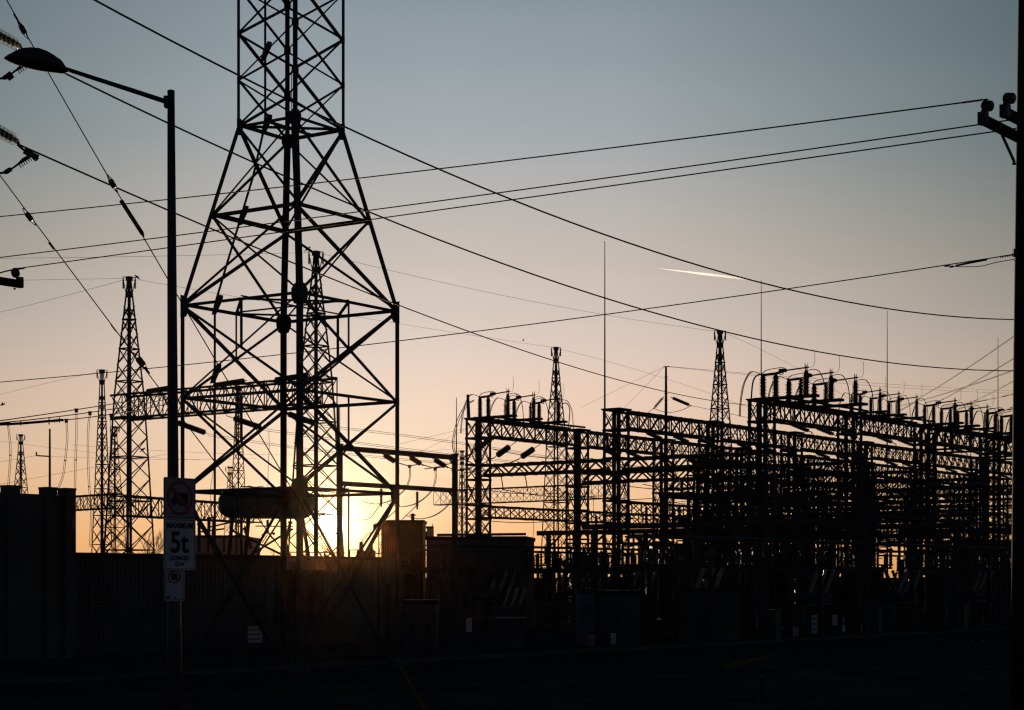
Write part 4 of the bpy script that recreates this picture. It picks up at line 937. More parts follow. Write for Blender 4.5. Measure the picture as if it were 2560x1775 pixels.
for rn, off in (('back', -3.4), ('back', -11.2), ('middle', -3.6), ('middle', -10.8)):
    for i in range(12):
        s_z = rp.uniform(0.8, 1.12); PTP.put(Wd(3 + i * 4.7 + rp.uniform(-1, 1), ROWS[rn][0] + off + rp.uniform(-.6, .6)), YAW, 'thin insulated post %s the %s row, %s from left' % ('just before' if off > -5 else 'well before', rn, ORD[i]), sc=(1, 1, s_z))
# stretched conductors along the rows between the girders
for rn, (v, us) in ROWS.items():
    for k, (dv, z) in enumerate(((1.5, 12.2), (-1.6, 15.3), (-2.6, 11.8), (2.4, 9.6))):
        q = MB(); u = us[0]; pts = []
        while u < us[-1]:
            pts += catenary(Wd(u, v + dv, z), Wd(u + 15, v + dv, z), 0.35, 8)[:-1]; u += 15
        pts.append(Wd(us[-1], v + dv, z)); q.tube(pts, 0.035, 5)
        tag(q.build('stretched_conductor', 'cable', None, pts[0]), 'drooping conductor strung along the %s row, %s from the top' % (rn, ('second', 'first', 'third', 'fourth')[k]), 'cable', 'conductors along the rows')
# big curved leads at the row starts
run('outer big curved lead from the first back row switch down to the portal', [(1185, 1000, 158), (1165, 1012, 157), (1145, 1045, 154), (1134, 1085, 148), (1131, 1115, 140), (1139, 1143, 131)], 0.035)
run('inner big curved lead from the first back row switch down to the portal', [(1184, 1003, 158), (1168, 1014, 157), (1148, 1050, 154), (1137, 1088, 148), (1135, 1115, 140), (1142, 1143, 131)], 0.03)
run('curved lead falling left of the tallest front row switch', [(1912, 937, 142), (1896, 937, 142), (1884, 950, 141.5), (1879, 985, 141), (1876, 1060, 141), (1875, 1180, 141)], 0.06)
run('curved lead right of the last back row switch beside the lattice mast', [(1403, 1010, 165), (1416, 1008, 165), (1424, 1022, 165), (1423, 1050, 165), (1420, 1072, 165)], 0.05)
c = Wd(-0.6, 0.6, 18.0); tag(MB().tube([c, c + Vector((-0.08, 0, 2.1))], [0.17, 0.13], 10).build('steel_stub', 'steel', None, c), 'short thick steel stub at the left end of the back row platform', 'post')
# pale building parts and tanks in the dark foreground of the yard
block('relay_hut', 1446, 1488, 1472, 112, 3, 'bluewall', 'pale bluish hut wall seen through the fence below the first column', wins=(1, 1.6, 2.6, 0.5, 1))
block('relay_hut', 1490, 1600, 1476, 113, 5, 'cladding', 'low dark hut right of the pale bluish hut wall', wins=(3, 0.8, 2.0, 0.3, 1))
block('relay_hut', 1700, 1850, 1470, 118, 5, 'cladding', 'long low hut with dim vertical panels behind the wheelchair-like round sign', wins=(6, 0.5, 2.4, 0.4, 1))
block('relay_hut', 1988, 2072, 1408, 150, 4, 'cladding', 'flat-sided hut in the gap below the middle of the front row', wins=(2, 2.4, 4.0, 0.3, 1))
block('relay_hut', 2345, 2530, 1350, 190, 6, 'cladding', 'broad dark hut filling the lower right of the yard', wins=(7, 2, 5, 0.4, 1))
block('storage_shed', 1010, 1090, 1500, 108, 4, 'cladding', 'low dark shed below the ribbed building right of the sun', wins=(2, 0.6, 1.6, 0.3, 1))
block('storage_shed', 1235, 1310, 1545, 104, 2, 'tank', 'squat equipment shed with a shiny roof edge behind the fence', roofm='galv')

# ================================================================== POLES AND MASTS
def mast(name, px, y0, Y, r0, r1, label, cat='pole', ybase=None):
    t_ = P(px, y0, Y); b_ = Vector((t_.x, t_.y, 0)); e = empty(name, b_, 0, label, cat)
    MB().tube([b_, b_.lerp(t_, 0.55), t_], [r1, (r0 + r1) / 2, r0], 12).build('shaft', 'steel', e, b_)
    MB().lathe([(r1 * 2.2, 0), (r1 * 2.2, 0.06), (r1 * 1.2, 0.08), (r1 * 1.05, 0.3)], b_, (0, 0, 1), 12).build('base_flange', 'galv', e, b_)
    return e
mast('lightning_mast', 1512, 603, 130, 0.025, 0.11, 'tallest thin lightning mast, leftmost of the four over the switchyard', 'lightning mast')
mast('lightning_mast', 1903, 700, 147, 0.022, 0.11, 'second thin lightning mast, crossed by the contrail end, above the biggest switches', 'lightning mast')
mast('lightning_mast', 2218, 777, 164, 0.022, 0.11, 'third thin lightning mast, right of centre over the front row', 'lightning mast')
mast('lightning_mast', 2495, 843, 182, 0.022, 0.11, 'thin lightning mast close to the thick right pole', 'lightning mast')
e = mast('steel_pole', 1665, 916, 150, 0.085, 0.25, 'slim tapered steel pole with strain strings in the middle of the yard')
b_ = e.location.copy(); q = MB(); q.bar(P(1659, 917, 150), P(1673, 916, 150), 0.07)
for y in (942, 984, 1000): q.bar(P(1660, y, 150), P(1671, y, 150), 0.035)
q.build('brackets', 'steel', e, b_)
disc_string('insulator_string', P(1656, 996, 150), P(1637, 1018, 149), 0.13, 14, 'glass', 'greenish glass string sloping left from the slim steel pole', 'strings on the slim pole')
disc_string('insulator_string', P(1682, 995, 150), P(1722, 1012, 151), 0.14, 13, 'porc', 'spiky disc string sloping right from the slim steel pole', 'strings on the slim pole')
run('slack loop joining the two strings of the slim steel pole', [(1635, 1021, 149), (1650, 1027, 149.3), (1676, 1031, 150), (1705, 1025, 150.5), (1728, 1014, 151)], 0.025)
e = mast('steel_pole', 124.5, 1072, 200, 0.1, 0.2, 'plain dark pole with one side arm above the barrier wall')
q = MB(); q.bar(P(91, 1139, 200), P(124, 1141, 200), 0.16, 0.14); q.lathe(shed_profile(0.4, 0.12, 0.06, 4), P(91, 1139, 200), (0, 0, 1), 8); q.build('side_arm', 'steel', e, e.location.copy())

# ================================================================== STREET LAMP AND ITS SIGNS
LY = 25.8; base = P(437, HY, LY); base.z = zg(base.x, LY)
e = empty('street_lamp', base, 0, 'tapered street lamp post with one long arm and cobra head lantern', 'street lamp')
tp = P(427.5, 229, LY)
MB().tube([base - Vector((0, 0, 0.1)), P(435.5, 1500, LY), P(432.7, 1190, LY), P(430, 700, LY), tp], [0.115, 0.094, 0.079, 0.066, 0.051], 20).build('post', 'galv', e, base, True)
MB().lathe([(0.2, 0), (0.2, 0.03), (0.13, 0.05), (0.12, 0.25)], base, (0, 0, 1), 16).build('base_plate', 'galv', e, base)
q = MB(); q.box(P(415.5, 255, LY), (0.05, 0.13, 0.15)); q.lathe([(0.054, 0), (0.05, 0.015), (0.02, 0.025)], tp, (0, 0, 1), 16); q.build('arm_bracket', 'galv', e, base)
MB().tube([P(418, 255, LY), P(330, 226, LY - 0.2), P(240, 197, LY - 0.4), P(158, 170, LY - 0.6)], [0.036, 0.034, 0.031, 0.028], 12).build('arm', 'galv', e, base, True)
st = [(10, 146, 146.6, .01), (14, 142.5, 149, .05), (22, 137.5, 153.5, .09), (34, 132, 158.5, .125), (42, 127, 161.5, .145), (58, 121, 166.5, .165), (80, 119, 172, .18), (100, 121, 176, .18), (120, 128.5, 179, .17), (137, 138.5, 181, .14), (144, 144, 182, .12), (150, 147, 183, .10), (156, 153, 183.4, .085), (161, 161, 183, .07), (168, 171, 180, .05), (172, 174, 178, .03)]
LH = LY - 0.62
def loft(stations, f0, f1, nseg=18):
    q = MB()
    for (x, yt, yb, w_) in stations:
        ys = yt + (yb - yt) * 0.62; c = P(x, ys, LH); ht = (ys - yt) / F * LH; hb_ = (yb - ys) / F * LH
        for j in range(nseg + 1):
            a = math.pi * (f0 + (f1 - f0) * j / nseg); hz = math.sin(a); h = ht if hz >= 0 else hb_
            q.v.append(c + Vector((0, w_ * math.cos(a), h * hz)))
    m_ = nseg + 1
    for i in range(len(stations) - 1):
        for j in range(nseg): a = i * m_ + j; q.f.append((a, a + 1, a + m_ + 1, a + m_))
        a = i * m_; q.f.append((a, a + m_, a + m_ + nseg, a + nseg))
    q.f.append(tuple(range(m_))); q.f.append(tuple(range((len(stations) - 1) * m_, len(stations) * m_))[::-1])
    return q
hd = loft(st, 0, 1).build('lantern_housing', 'galv', e, base, True)
loft([(x, yt, yb, w_ * 0.96) for x, yt, yb, w_ in st], 1, 2).build('lens', 'dark', hd, base, True)

def text3d(txt, o, x, y, w, h, m_, parent, org, name='lettering'):
    """flat letters 2 mm proud, fitted into w by h, centred at o"""
    cu = bpy.data.curves.new('txt', 'FONT'); cu.body = txt; cu.offset = 0.022 if h > 0.2 else 0.04
    ob = bpy.data.objects.new('txt', cu); COL.objects.link(ob)
    me = bpy.data.meshes.new_from_object(ob.evaluated_get(bpy.context.evaluated_depsgraph_get())); bpy.data.objects.remove(ob)
    xs_ = [v.co.x for v in me.vertices]; ys_ = [v.co.y for v in me.vertices]
    x0, x1, y0, y1 = min(xs_), max(xs_), min(ys_), max(ys_); n_ = x.cross(y)
    for v in me.vertices:
        v.co = o - org + x * ((v.co.x - (x0 + x1) / 2) / (x1 - x0) * w) + y * ((v.co.y - (y0 + y1) / 2) / (y1 - y0) * h) + n_ * 0.006
    me.materials.clear(); me.materials.append(M[m_]); me.name = name
    o2 = bpy.data.objects.new(name, me); COL.objects.link(o2); o2.parent = parent; return o2
def rrect(w, h, r=0.03, n=4):
    out = []
    for cx, cy, a0 in ((w / 2 - r, h / 2 - r, 0), (-w / 2 + r, h / 2 - r, 90), (-w / 2 + r, -h / 2 + r, 180), (w / 2 - r, -h / 2 + r, 270)):
        for j in range(n + 1): a = R(a0 + 90 * j / n); out.append((cx + r * math.cos(a), cy + r * math.sin(a)))
    return out
def ring_poly(q, o, x, y, r0, r1, th=0.002, n=40, off=0.005):
    nn = x.cross(y).normalized(); i0 = len(q.v)
    for r_ in (r0, r1):
        for j in range(n): a = 2 * math.pi * j / n; q.v.append(o + x * (r_ * math.cos(a)) + y * (r_ * math.sin(a)) + nn * off)
    for j in range(n): q.f.append((i0 + j, i0 + (j + 1) % n, i0 + n + (j + 1) % n, i0 + n + j))
def frame(q, o, x, y, w, h, t, off=0.005):
    nn = x.cross(y).normalized()
    for cx, cy, a, b in ((0, h / 2 - t / 2, w, t), (0, -h / 2 + t / 2, w, t), (-w / 2 + t / 2, 0, t, h - 2 * t), (w / 2 - t / 2, 0, t, h - 2 * t)):
        q.prism([(cx - a / 2, cy - b / 2), (cx + a / 2, cy - b / 2), (cx + a / 2, cy + b / 2), (cx - a / 2, cy + b / 2)], o + nn * off, x, y, 0.001)
Z = Vector((0, 0, 1)); SO = P(449, HY, 25.68); s_ = 25.68 / F
nU = U.cross(Z)                                    # faces the camera side
so_ = Vector((SO.x, SO.y, ZC + 25 * s_))
e = empty('weight_limit_sign', so_, 0, 'tall two-panel weight limit sign reading MAXIMUM 5t, fixed to the lamp post', 'traffic sign')
hU, hL = 102 * s_, 128 * s_; oU = so_ + Z * (hL + hU / 2 + 0.003); oL = so_ + Z * hL / 2
pu = MB().prism(rrect(0.6, hU), oU, U, Z, 0.003).build('upper_panel', 'dull', e, so_)
plw = MB().prism(rrect(0.6, hL), oL, U, Z, 0.003).build('lower_panel', 'white', e, so_)
q = MB(); frame(q, oU, U, Z, 0.565, hU - 0.03, 0.008); q.build('border', 'black', pu, so_)
q = MB(); ring_poly(q, oU, U, Z, 0.20, 0.245); q.prism([(-0.165, 0.125), (-0.125, 0.165), (0.165, -0.125), (0.125, -0.165)], oU + nU * 0.0075, U, Z, 0.001); q.build('red_ring', 'red', pu, so_)
q = MB(); q.prism([(-0.04, -0.055), (0.155, -0.055), (0.155, 0.08), (-0.04, 0.08)], oU + nU * 0.0055, U, Z, 0.001)
q.prism([(-0.16, -0.065), (-0.05, -0.065), (-0.05, 0.055), (-0.1, 0.055), (-0.125, 0.0), (-0.16, -0.01)], oU + nU * 0.0055, U, Z, 0.001)
q.prism([(-0.16, -0.08), (0.155, -0.08), (0.155, -0.057), (-0.16, -0.067)], oU + nU * 0.0055, U, Z, 0.001)
for cx in (-0.105, 0.02, 0.105): q.prism([(cx + 0.024 * math.cos(R(a)), -0.088 + 0.024 * math.sin(R(a))) for a in range(0, 360, 30)], oU + nU * 0.0057, U, Z, 0.001)
q.build('truck_symbol', 'black', pu, so_)
q = MB(); frame(q, oL, U, Z, 0.565, hL - 0.025, 0.009); q.build('border', 'black', plw, so_)
text3d('MAXIMUM', oL + Z * (hL / 2 - 0.095), U, Z, 0.49, 0.085, 'black', plw, so_)
text3d('5t', oL + Z * 0.03 , U, Z, 0.34, 0.30, 'black', plw, so_)
text3d('LICENCED', oL + Z * (-hL / 2 + 0.165), U, Z, 0.36, 0.062, 'black', plw, so_)
text3d('GVW', oL + Z * (-hL / 2 + 0.08), U, Z, 0.18, 0.062, 'black', plw, so_)
MB().box(oL + nU * -0.045 + Z * 0.1, (0.16, 0.06, 0.04), (U, V, Z)).box(oU + nU * -0.045, (0.16, 0.06, 0.04), (U, V, Z)).build('mounting_clamps', 'galv', e, so_)
PX = Vector((math.cos(R(6)), math.sin(R(6)), 0)); nP = PX.cross(Z); s2 = 25.62 / F
po = P(436, 1503, 25.62)
e = empty('no_stopping_sign', po, 0, 'small no stopping sign with a red ring, lowest on the lamp post', 'traffic sign')
oc = po + Z * 40 * s2; hh = 79 * s2; ww = 50 * s2
pp = MB().prism(rrect(ww, hh, 0.025), oc, PX, Z, 0.003).build('panel', 'white', e, po)
q = MB(); frame(q, oc, PX, Z, ww - 0.03, hh - 0.03, 0.006); q.build('border', 'black', pp, po)
ot = oc + Z * 0.115
q = MB(); q.prism([(0.05 * math.cos(R(a)), 0.05 * math.sin(R(a))) for a in range(22, 382, 45)], ot + nP * 0.0055, PX, Z, 0.001); q.build('octagon_symbol', 'black', pp, po)
q = MB(); ring_poly(q, ot, PX, Z, 0.068, 0.09, off=0.008); q.prism([(-0.064, 0.048), (-0.048, 0.064), (0.064, -0.048), (0.048, -0.064)], ot + nP * 0.009, PX, Z, 0.001); q.build('red_ring', 'red', pp, po)
q = MB(); o3 = oc + Z * (-hh / 2 + 0.05) + PX * -0.085 + nP * 0.0055; q.prism([(-0.028, 0), (0.002, 0.026), (0.002, 0.01), (0.03, 0.02), (0.018, 0), (0.03, -0.02), (0.002, -0.01), (0.002, -0.026)], o3, PX, Z, 0.001); q.lathe([(0.013, 0), (0.013, 0.008)], oc + Z * (-hh / 2 + 0.046) + PX * 0.003, nP, 10); q.build('arrow_symbol', 'black', pp, po)
MB().box(oc - nP * 0.03, (0.1, 0.05, 0.03), (PX, nP, Z)).build('mounting_clamp', 'galv', e, po)

# ================================================================== UTILITY POLES
def spool(q, c, r, ax): q.lathe([(r * 0.55, -r), (r, -r * 0.75), (r * 1.05, -r * 0.3), (r * 0.75, 0), (r * 1.05, r * 0.3), (r, r * 0.75), (r * 0.55, r)], c, ax, 16)
PB = Vector(((2573 - HX) / F * 30, 30, 0)); PB.z = zg(PB.x, PB.y)
e = empty('utility_pole', PB, 0, 'thick dark utility pole at the right edge with a double crossarm', 'utility pole')
MB().tube([PB - Z * 0.3, P(2574, 900, 30), P(2573, 0, 30), P(2573, -260, 30)], [0.31, 0.258, 0.172, 0.16], 24).build('pole', 'wood', e, PB, True)
arm_z = 11.19
for k, off in enumerate((-0.02, 0.62)):
    c = Vector((PB.x, PB.y, arm_z)) + V * (0.1 if k == 0 else -0.35)
    a = c - U * (1.69 if k == 0 else 1.92); b_ = c + U * 1.4
    q = MB(); q.bar(a, b_, 0.1, 0.14); am = q.build('crossarm', 'wood', e, PB)
    for t, L_ in ((0.06, 1), (2.6, 1)):
        p = a + U * t; q = MB(); q.bar(p + Z * 0.05 - U * 0.02, p + Z * 0.2 + U * 0.08, 0.1, 0.06); q.box(p + Z * 0.02 - U * 0.02, (0.14, 0.13, 0.19), (U, V, Z)); q.build('pin', 'galv', am, PB)
        q = MB(); spool(q, p + Z * 0.25 + U * 0.15, 0.085, (U * 0.3 + V * 0.8 + Z * 0.2)); q.build('insulator', 'grey_porc' if False else 'porc', am, PB, True)
c = Vector((PB.x, PB.y, 0)) - V * 0.3
MB().bar(P(2501, 328, 28.9), P(2536, 405, 29.75), 0.035).bar(P(2530, 409, 29.7), P(2540, 410, 29.7), 0.03).build('brace', 'galv', e, PB)
MB().box(P(2537, 632, 29.8), (0.06, 0.1, 0.12)).box(P(2540, 648, 29.8), (0.05, 0.1, 0.05)).build('cable_bracket', 'galv', e, PB)
LX = -125; PL = Vector(((LX - HX) / F * 40, 40, 0)); PL.z = zg(PL.x, PL.y)
e = empty('utility_pole', PL, 0, 'utility pole just outside the left edge, its crossarm end poking into view', 'utility pole')
MB().tube([PL, PL + Z * 19.2], [0.32, 0.16], 20).build('pole', 'wood', e, PL, True)
A1 = P(55, 711, 42.5); A0 = A1 - U * 2.5
A0.z = A1.z
q = MB(); q.bar(A0, A1, 0.13, 0.17); am = q.build('crossarm', 'wood', e, PL)
q = MB(); q.bar(P(46, 705, 42.4), P(41, 690, 42.4), 0.05); q.box(P(50, 704, 42.4), (0.1, 0.14, 0.2), (U, V, Z)); q.bar(P(37, 720, 42.3), P(36, 724, 42.3), 0.05); q.build('pin', 'galv', am, PL)
q = MB(); spool(q, P(38.5, 682, 42.4), 0.095, (U * 0.35 + V * 0.6 + Z * 0.5)); q.build('insulator', 'porc', am, PL, True)
MB().bar(PL + Z * (A1.z), A0 + U * 0.1, 0.12).build('arm_brace', 'galv', e, PL)

# three span wires between the utility poles
def span(label, pts, r): return run(label, pts, r, 'power_cable', 'cable', 'wires between the two utility poles', nsub=6)
wire('uppermost wire between the two utility poles, ending at the crossarm tip', (2470, 248), 28.5, (-120, 553), 43, (1240, 405), 0.0122, group='wires between the utility poles', n=40)
wire('middle wire between the two utility poles', (2580, 292), 30, (-120, 658), 43, (1240, 483), 0.0122, group='wires between the utility poles', n=40)
wire('lowest of the three wires between the two utility poles, tied at the left crossarm', (2590, 314), 30.4, (38, 672), 42.4, (1240, 505), 0.0122, group='wires between the utility poles', n=40)
run('short twisted wire tail left of the left crossarm insulator', [(60, 671, 42.3), (38, 674, 42.4), (15, 678, 42.3), (-20, 688, 42), (-90, 705, 41.5)], 0.018)
def preform(label, a, Ya, b, Yb, r=0.018, turns=14, amp=0.009):
    p0, p1 = P(*a, Ya), P(*b, Yb); n = turns * 6; d = (p1 - p0).normalized(); x = d.cross(Z).normalized(); y = x.cross(d)
    q = MB(); q.tube([p0.lerp(p1, i / n) + (x * math.cos(i * 1.05) + y * math.sin(i * 1.05)) * amp for i in range(n + 1)], r, 6)
    return tag(q.build('wire_grip', 'galv', None, p0), label, 'wire grip')
preform('twisted grip on the uppermost wire beside the right crossarm', (2455, 250), 28.6, (2405, 257), 29, 0.012, 7)
preform('twisted grip on the wire at the left crossarm', (62, 670), 42.2, (38, 672.5), 42.35, 0.017, 5)
# communication cable
wire('single lower cable running up to the middle of the right utility pole', (2536, 636), 29.8, (-120, 965), 41, (1240, 822), 0.0095, group='lower cable', n=40)
run('slack service lead looping beside the lower cable at the right pole', [(2537, 648, 29.8), (2490, 656, 30.1), (2455, 665, 30.3), (2420, 667, 30.5), (2378, 666, 30.8)], 0.007)
run('thick sleeve on the lower cable near the right pole', [(2467, 649, 30.05), (2430, 656, 30.3), (2390, 664, 30.65)], 0.017, 'cable_sleeve')
q = MB(); c = P(2368, 665, 30.8); q.bar(P(2362, 665, 30.85), P(2373, 664, 30.8), 0.03); q.bar(P(2375, 667, 30.8), P(2383, 666, 30.75), 0.03); tag(q.build('cable_clamp', 'galv', None, c), 'small pair of clamps on the lower cable left of its sleeve', 'clamp')
preform('wavy grip where the lower cable meets the right pole', (2534, 637), 29.82, (2500, 643), 30.0, 0.01, 6, 0.012)

# ================================================================== HEAVY CONDUCTORS AND GLASS STRINGS
wire('highest heavy conductor sweeping from the top left to the right pole', (60, -97), 46, (3015, 738), 96, (1240, 483), 0.027, group='heavy sagging conductors', n=48)
wire('middle heavy conductor, leaving the lantern and passing the waist of the big tower', (50, 127), 46.6, (3015, 866), 96, (1232, 650), 0.024, group='heavy sagging conductors', n=48)
wire('lowest heavy conductor, running from the lower glass string to the switchyard', (44, 360), 46.4, (1885, 1014), 142, (1240, 853), 0.024, group='heavy sagging conductors', n=48)
for lab, y in (('upper', 0), ('lower', 240)):
    for k in (0, 1):
        a = P(-78 - 4 * k, 42 + y + 12 * k - (4 if y else 0), 43.6); b_ = P(40 + 2 * k - (6 if y else 0), 107 + y + 7 * k - (2 if y else 0), 46.6)
        disc_string('glass_insulator_string', a, b_, 0.125, 11, 'glass', '%s strand of the %s glass disc string at the left edge' % (('near', 'far')[k], lab), 'glass strings at the left edge')
q = MB(); c = P(70, 385, 46.4)
q.bar(P(44, 362, 46.4), P(62, 377, 46.4), 0.06).bar(P(60, 377, 46.4), P(96, 395, 46.5), 0.11, 0.13).tube([P(82, 396, 46.4), P(88, 402, 46.4), P(93, 400, 46.4), P(96, 394, 46.4)], 0.018, 6)
tag(q.build('strain_clamp', 'galv', None, c), 'pistol-shaped strain clamp below the lower glass disc string', 'clamp')
for lab, dx, dy in (('lower', 0, 0), ('upper', -3, -236)):
    q = MB(); pts = [P(72 + dx, 392 + dy, 46.2), P(58 + dx, 400 + dy, 46.1), P(46 + dx, 410 + dy, 46), P(28 + dx, 423 + dy, 45.8), P(12 + dx, 431 + dy, 45.6), P(-40 + dx, 440 + dy, 45.2), P(-182, 446 + dy, 43.2)]
    q.tube(pts, [0.05, 0.05, 0.03, 0.022, 0.03, 0.02, 0.02], 8)
    for i in range(6): p = pts[0].lerp(pts[2], i / 5.0); q.bar(p + Vector((0, 0, 0.02)), p + Vector((0.07, 0, -0.10)), 0.022)
    q.bar(P(26 + dx, 423 + dy, 45.8), P(14 + dx, 431 + dy, 45.6), 0.09)
    if lab == 'upper': q.box(P(24, 190, 45.7), (0.16, 0.1, 0.16), (Vector((0.8, 0, 0.6)), Vector((0, 1, 0)), Vector((-0.6, 0, 0.8)))).bar(P(28, 186, 45.7), P(36, 178, 45.7), 0.03)
    tag(q.build('jumper_cable', 'cable', None, pts[0]), 'ribbed jumper end %s' % ('hanging below the pistol-shaped clamp' if lab == 'lower' else 'hanging below the lantern'), 'cable')

# ================================================================== GUY WIRES
def guy_insul(label, x, y, Y, dx, dy, ln=23, r=0.052):
    d = (P(x + dx, y + dy, Y) - P(x, y, Y)).normalized(); c = P(x, y, Y); L_ = ln / F * Y; a = c - d * L_ / 2
    e = empty('guy_insulator', c, 0, label, 'insulator', 'spool insulators on the guy wires')
    MB().lathe([(r * 0.8, 0), (r * 1.1, L_ * 0.1), (r * 1.15, L_ * 0.4), (r * 1.05, L_ * 0.5), (r * 1.15, L_ * 0.6), (r * 1.1, L_ * 0.9), (r * 0.8, L_)], a, d, 14).build('body', 'porc', e, c, True)
    q = MB(); x_ = d.cross(Vector((0, 1, 0))).normalized()
    for s in (-1, 1): q.tube([a + d * L_ * 0.3 + x_ * s * r, a - d * L_ * 0.45 + x_ * s * r * 0.3, a - d * L_ * 0.7], 0.009, 5); q.tube([a + d * L_ * 0.75 + x_ * s * r * 0.9, a + d * L_ * 1.45 + x_ * s * r * 0.3, a + d * L_ * 1.7], 0.009, 5)
    q.build('wire_loops', 'galv', e, c); return e
wire('left long guy wire crossing behind the lantern down to the yellow guard', (-125, -250), 39.6, (1060, 1770), 37, (280, 458), 0.012, 'guy_wire', 'guy wire', 'guy wires')
wire('second guy wire, from the left edge past the left gantry tower', (-125, 270), 39.6, (1000, 1760), 38, (300, 840), 0.012, 'guy_wire', 'guy wire', 'guy wires')
guy_insul('guy insulator just above the street lantern', 57, 74, 39.2, 30, 52)
guy_insul('guy insulator above the thick guy sleeve', 281, 459, 38.7, 30, 52)
guy_insul('guy insulator near the left edge on the second guy wire', 73, 542, 39.3, 38, 50)
guy_insul('largest guy insulator, in front of the left gantry tower', 352, 905, 38.9, 38, 50, 25, 0.064)
c = P(303, 502, 38.65); tag(MB().tube([c, P(355, 583, 38.55), P(360, 592, 38.54)], [0.047, 0.045, 0.011], 12).build('guy_sleeve', 'porc', None, c, True), 'long thick sleeve on the left guy wire', 'sleeve')
for x, y, lab in ((47, 57, 'above the first guy insulator'), (128, 615, 'low on the second guy wire'), (284, 820, 'above the largest guy insulator'), (368, 925, 'below the largest guy insulator')):
    Yq = 39.2 if x < 200 else 38.95; dx, dy = (26, 45) if x < 60 else (13, 17); q = MB(); q.tube([P(x - dx * .5, y - dy * .5, Yq), P(x + dx * .5, y + dy * .5, Yq)], 0.017, 6); tag(q.build('wire_grip', 'galv', None, P(x, y, Yq)), 'short grip %s' % lab, 'wire grip')
a = P(998, 1661, 36.6); b_ = P(1085, 1812, 36.9)
e = empty('guy_guard', b_, 0, 'dull yellow guy wire guard rising from the bottom edge', 'guy guard')
MB().tube([b_ + (b_ - a) * 0.3, b_, a], [0.035, 0.035, 0.028], 12).build('sleeve', 'yellow', e, b_, True)
MB().lathe([(0.04, 0), (0.04, 0.1)], a, (a - b_).normalized(), 12).build('end_cap', 'galv', e, b_)

# ================================================================== LEFT DISTANT CONDUCTORS AND DROPPERS
for i, (a, m_, b_, Ya, Yb) in enumerate((((-30, 1056), (191, 1024), (425, 985), 92, 140), ((-30, 1060), (225, 1031), (440, 993), 90, 141), ((120, 1054), (278, 1036), (450, 1002), 91, 141))):
    wire('%s thin conductor rising right to the gantry girder at the left' % ('upper', 'middle', 'lower')[i], a, Ya, b_, Yb, m_, 0.03, group='left bus conductors')
run('straight tube bus at the left edge with ring fittings', [(-30, 1062, 88), (45, 1059, 88.4), (120, 1053, 89), (158, 1050, 89.5)], 0.07, 'tube_bus', 'busbar')
q = MB()
for x, y, r_ in ((52, 1058, 0.09), (123, 1053, 0.14), (137, 1052, 0.07), (143, 1051, 0.07), (149, 1050, 0.1)):
    c = P(x, y, 89); q.lathe([(r_, -0.03), (r_ + 0.04, 0), (r_, 0.03)], c, (1, 0.2, 0), 12)
tag(q.build('ring_fittings', 'galv', None, P(123, 1053, 89)), 'ring fittings along the tube bus at the left edge', 'fitting')
for i, (x, y, pts) in enumerate(((20, 1060, [(0, 0), (5, 40), (6, 75), (4, 110), (0, 165)]), (166, 1053, [(0, 0), (2, 30), (1, 55), (-3, 95), (-9, 135), (-22, 170), (-30, 195)]), (191, 1027, [(0, 0), (0, 60), (-2, 120), (-4, 200), (-8, 300)]), (225, 1034, [(0, 0), (-4, 30), (-5, 100), (-2, 180), (3, 240), (0, 330)]), (278, 1040, [(0, 0), (0, 60), (-2, 150), (-4, 260)]))):
    q = MB(); c = P(x, y, 92); q.box(c, (0.14, 0.12, 0.16)).box(c + Z * 0.09, (0.19, 0.12, 0.05)); tag(q.build('cable_clamp', 'galv', None, c), 'square clamp heading the %s paired dropper from the left edge' % ORD[i], 'clamp', 'clamps of the left droppers')
    e = empty('paired_dropper', c, 0, 'paired cables hanging over the barrier wall side, %s from the left edge' % ORD[i], 'cable', 'left droppers')
    for k in (-2, 2):
        o_ = run(None, [Vector(P(x + k * (0.7 if not j else 1) + dx, y + 3 + dy, 92)) for j, (dx, dy) in enumerate(pts)], 0.013)
        o_.name = 'strand'; o_.location = (0, 0, 0); o_.parent = e; o_.matrix_parent_inverse = Matrix.Identity(4); first = P(x + k * 0.7 + pts[0][0], y + 3 + pts[0][1], 92); o_.location = first - c
    dx, dy = pts[len(pts) // 2]; q = MB(); q.box(P(x + dx, y + dy + 3, 92), (0.12, 0.05, 0.05)); q.build('spacer', 'galv', e, c)

# supports just outside the frame that carry these wires
tower_px('lattice_tower', 3015, 420, 96, [(420, 60), (900, 90), (1500, 200)], taper_lv(500, 1600, 60, 110), 'lattice tower outside the right edge holding the fanning conductors', w=0.16, group='towers outside the frame')
sp_ = Vector(((-185 - HX) / F * 43, 43, 0)); e = empty('steel_pole', sp_, 0, 'tall steel pole outside the left edge carrying the glass strings', 'pole')
MB().tube([sp_ - Z * 0.2, sp_ + Z * 21], [0.42, 0.24], 16).build('shaft', 'steel', e, sp_)
q = MB()
for x, y in ((-82, 42), (-82, 280)): q.bar(Vector((sp_.x, sp_.y, P(x, y, 43.6).z + 0.1)), P(x - 4, y, 43.6), 0.14)
q.build('arms', 'steel', e, sp_)
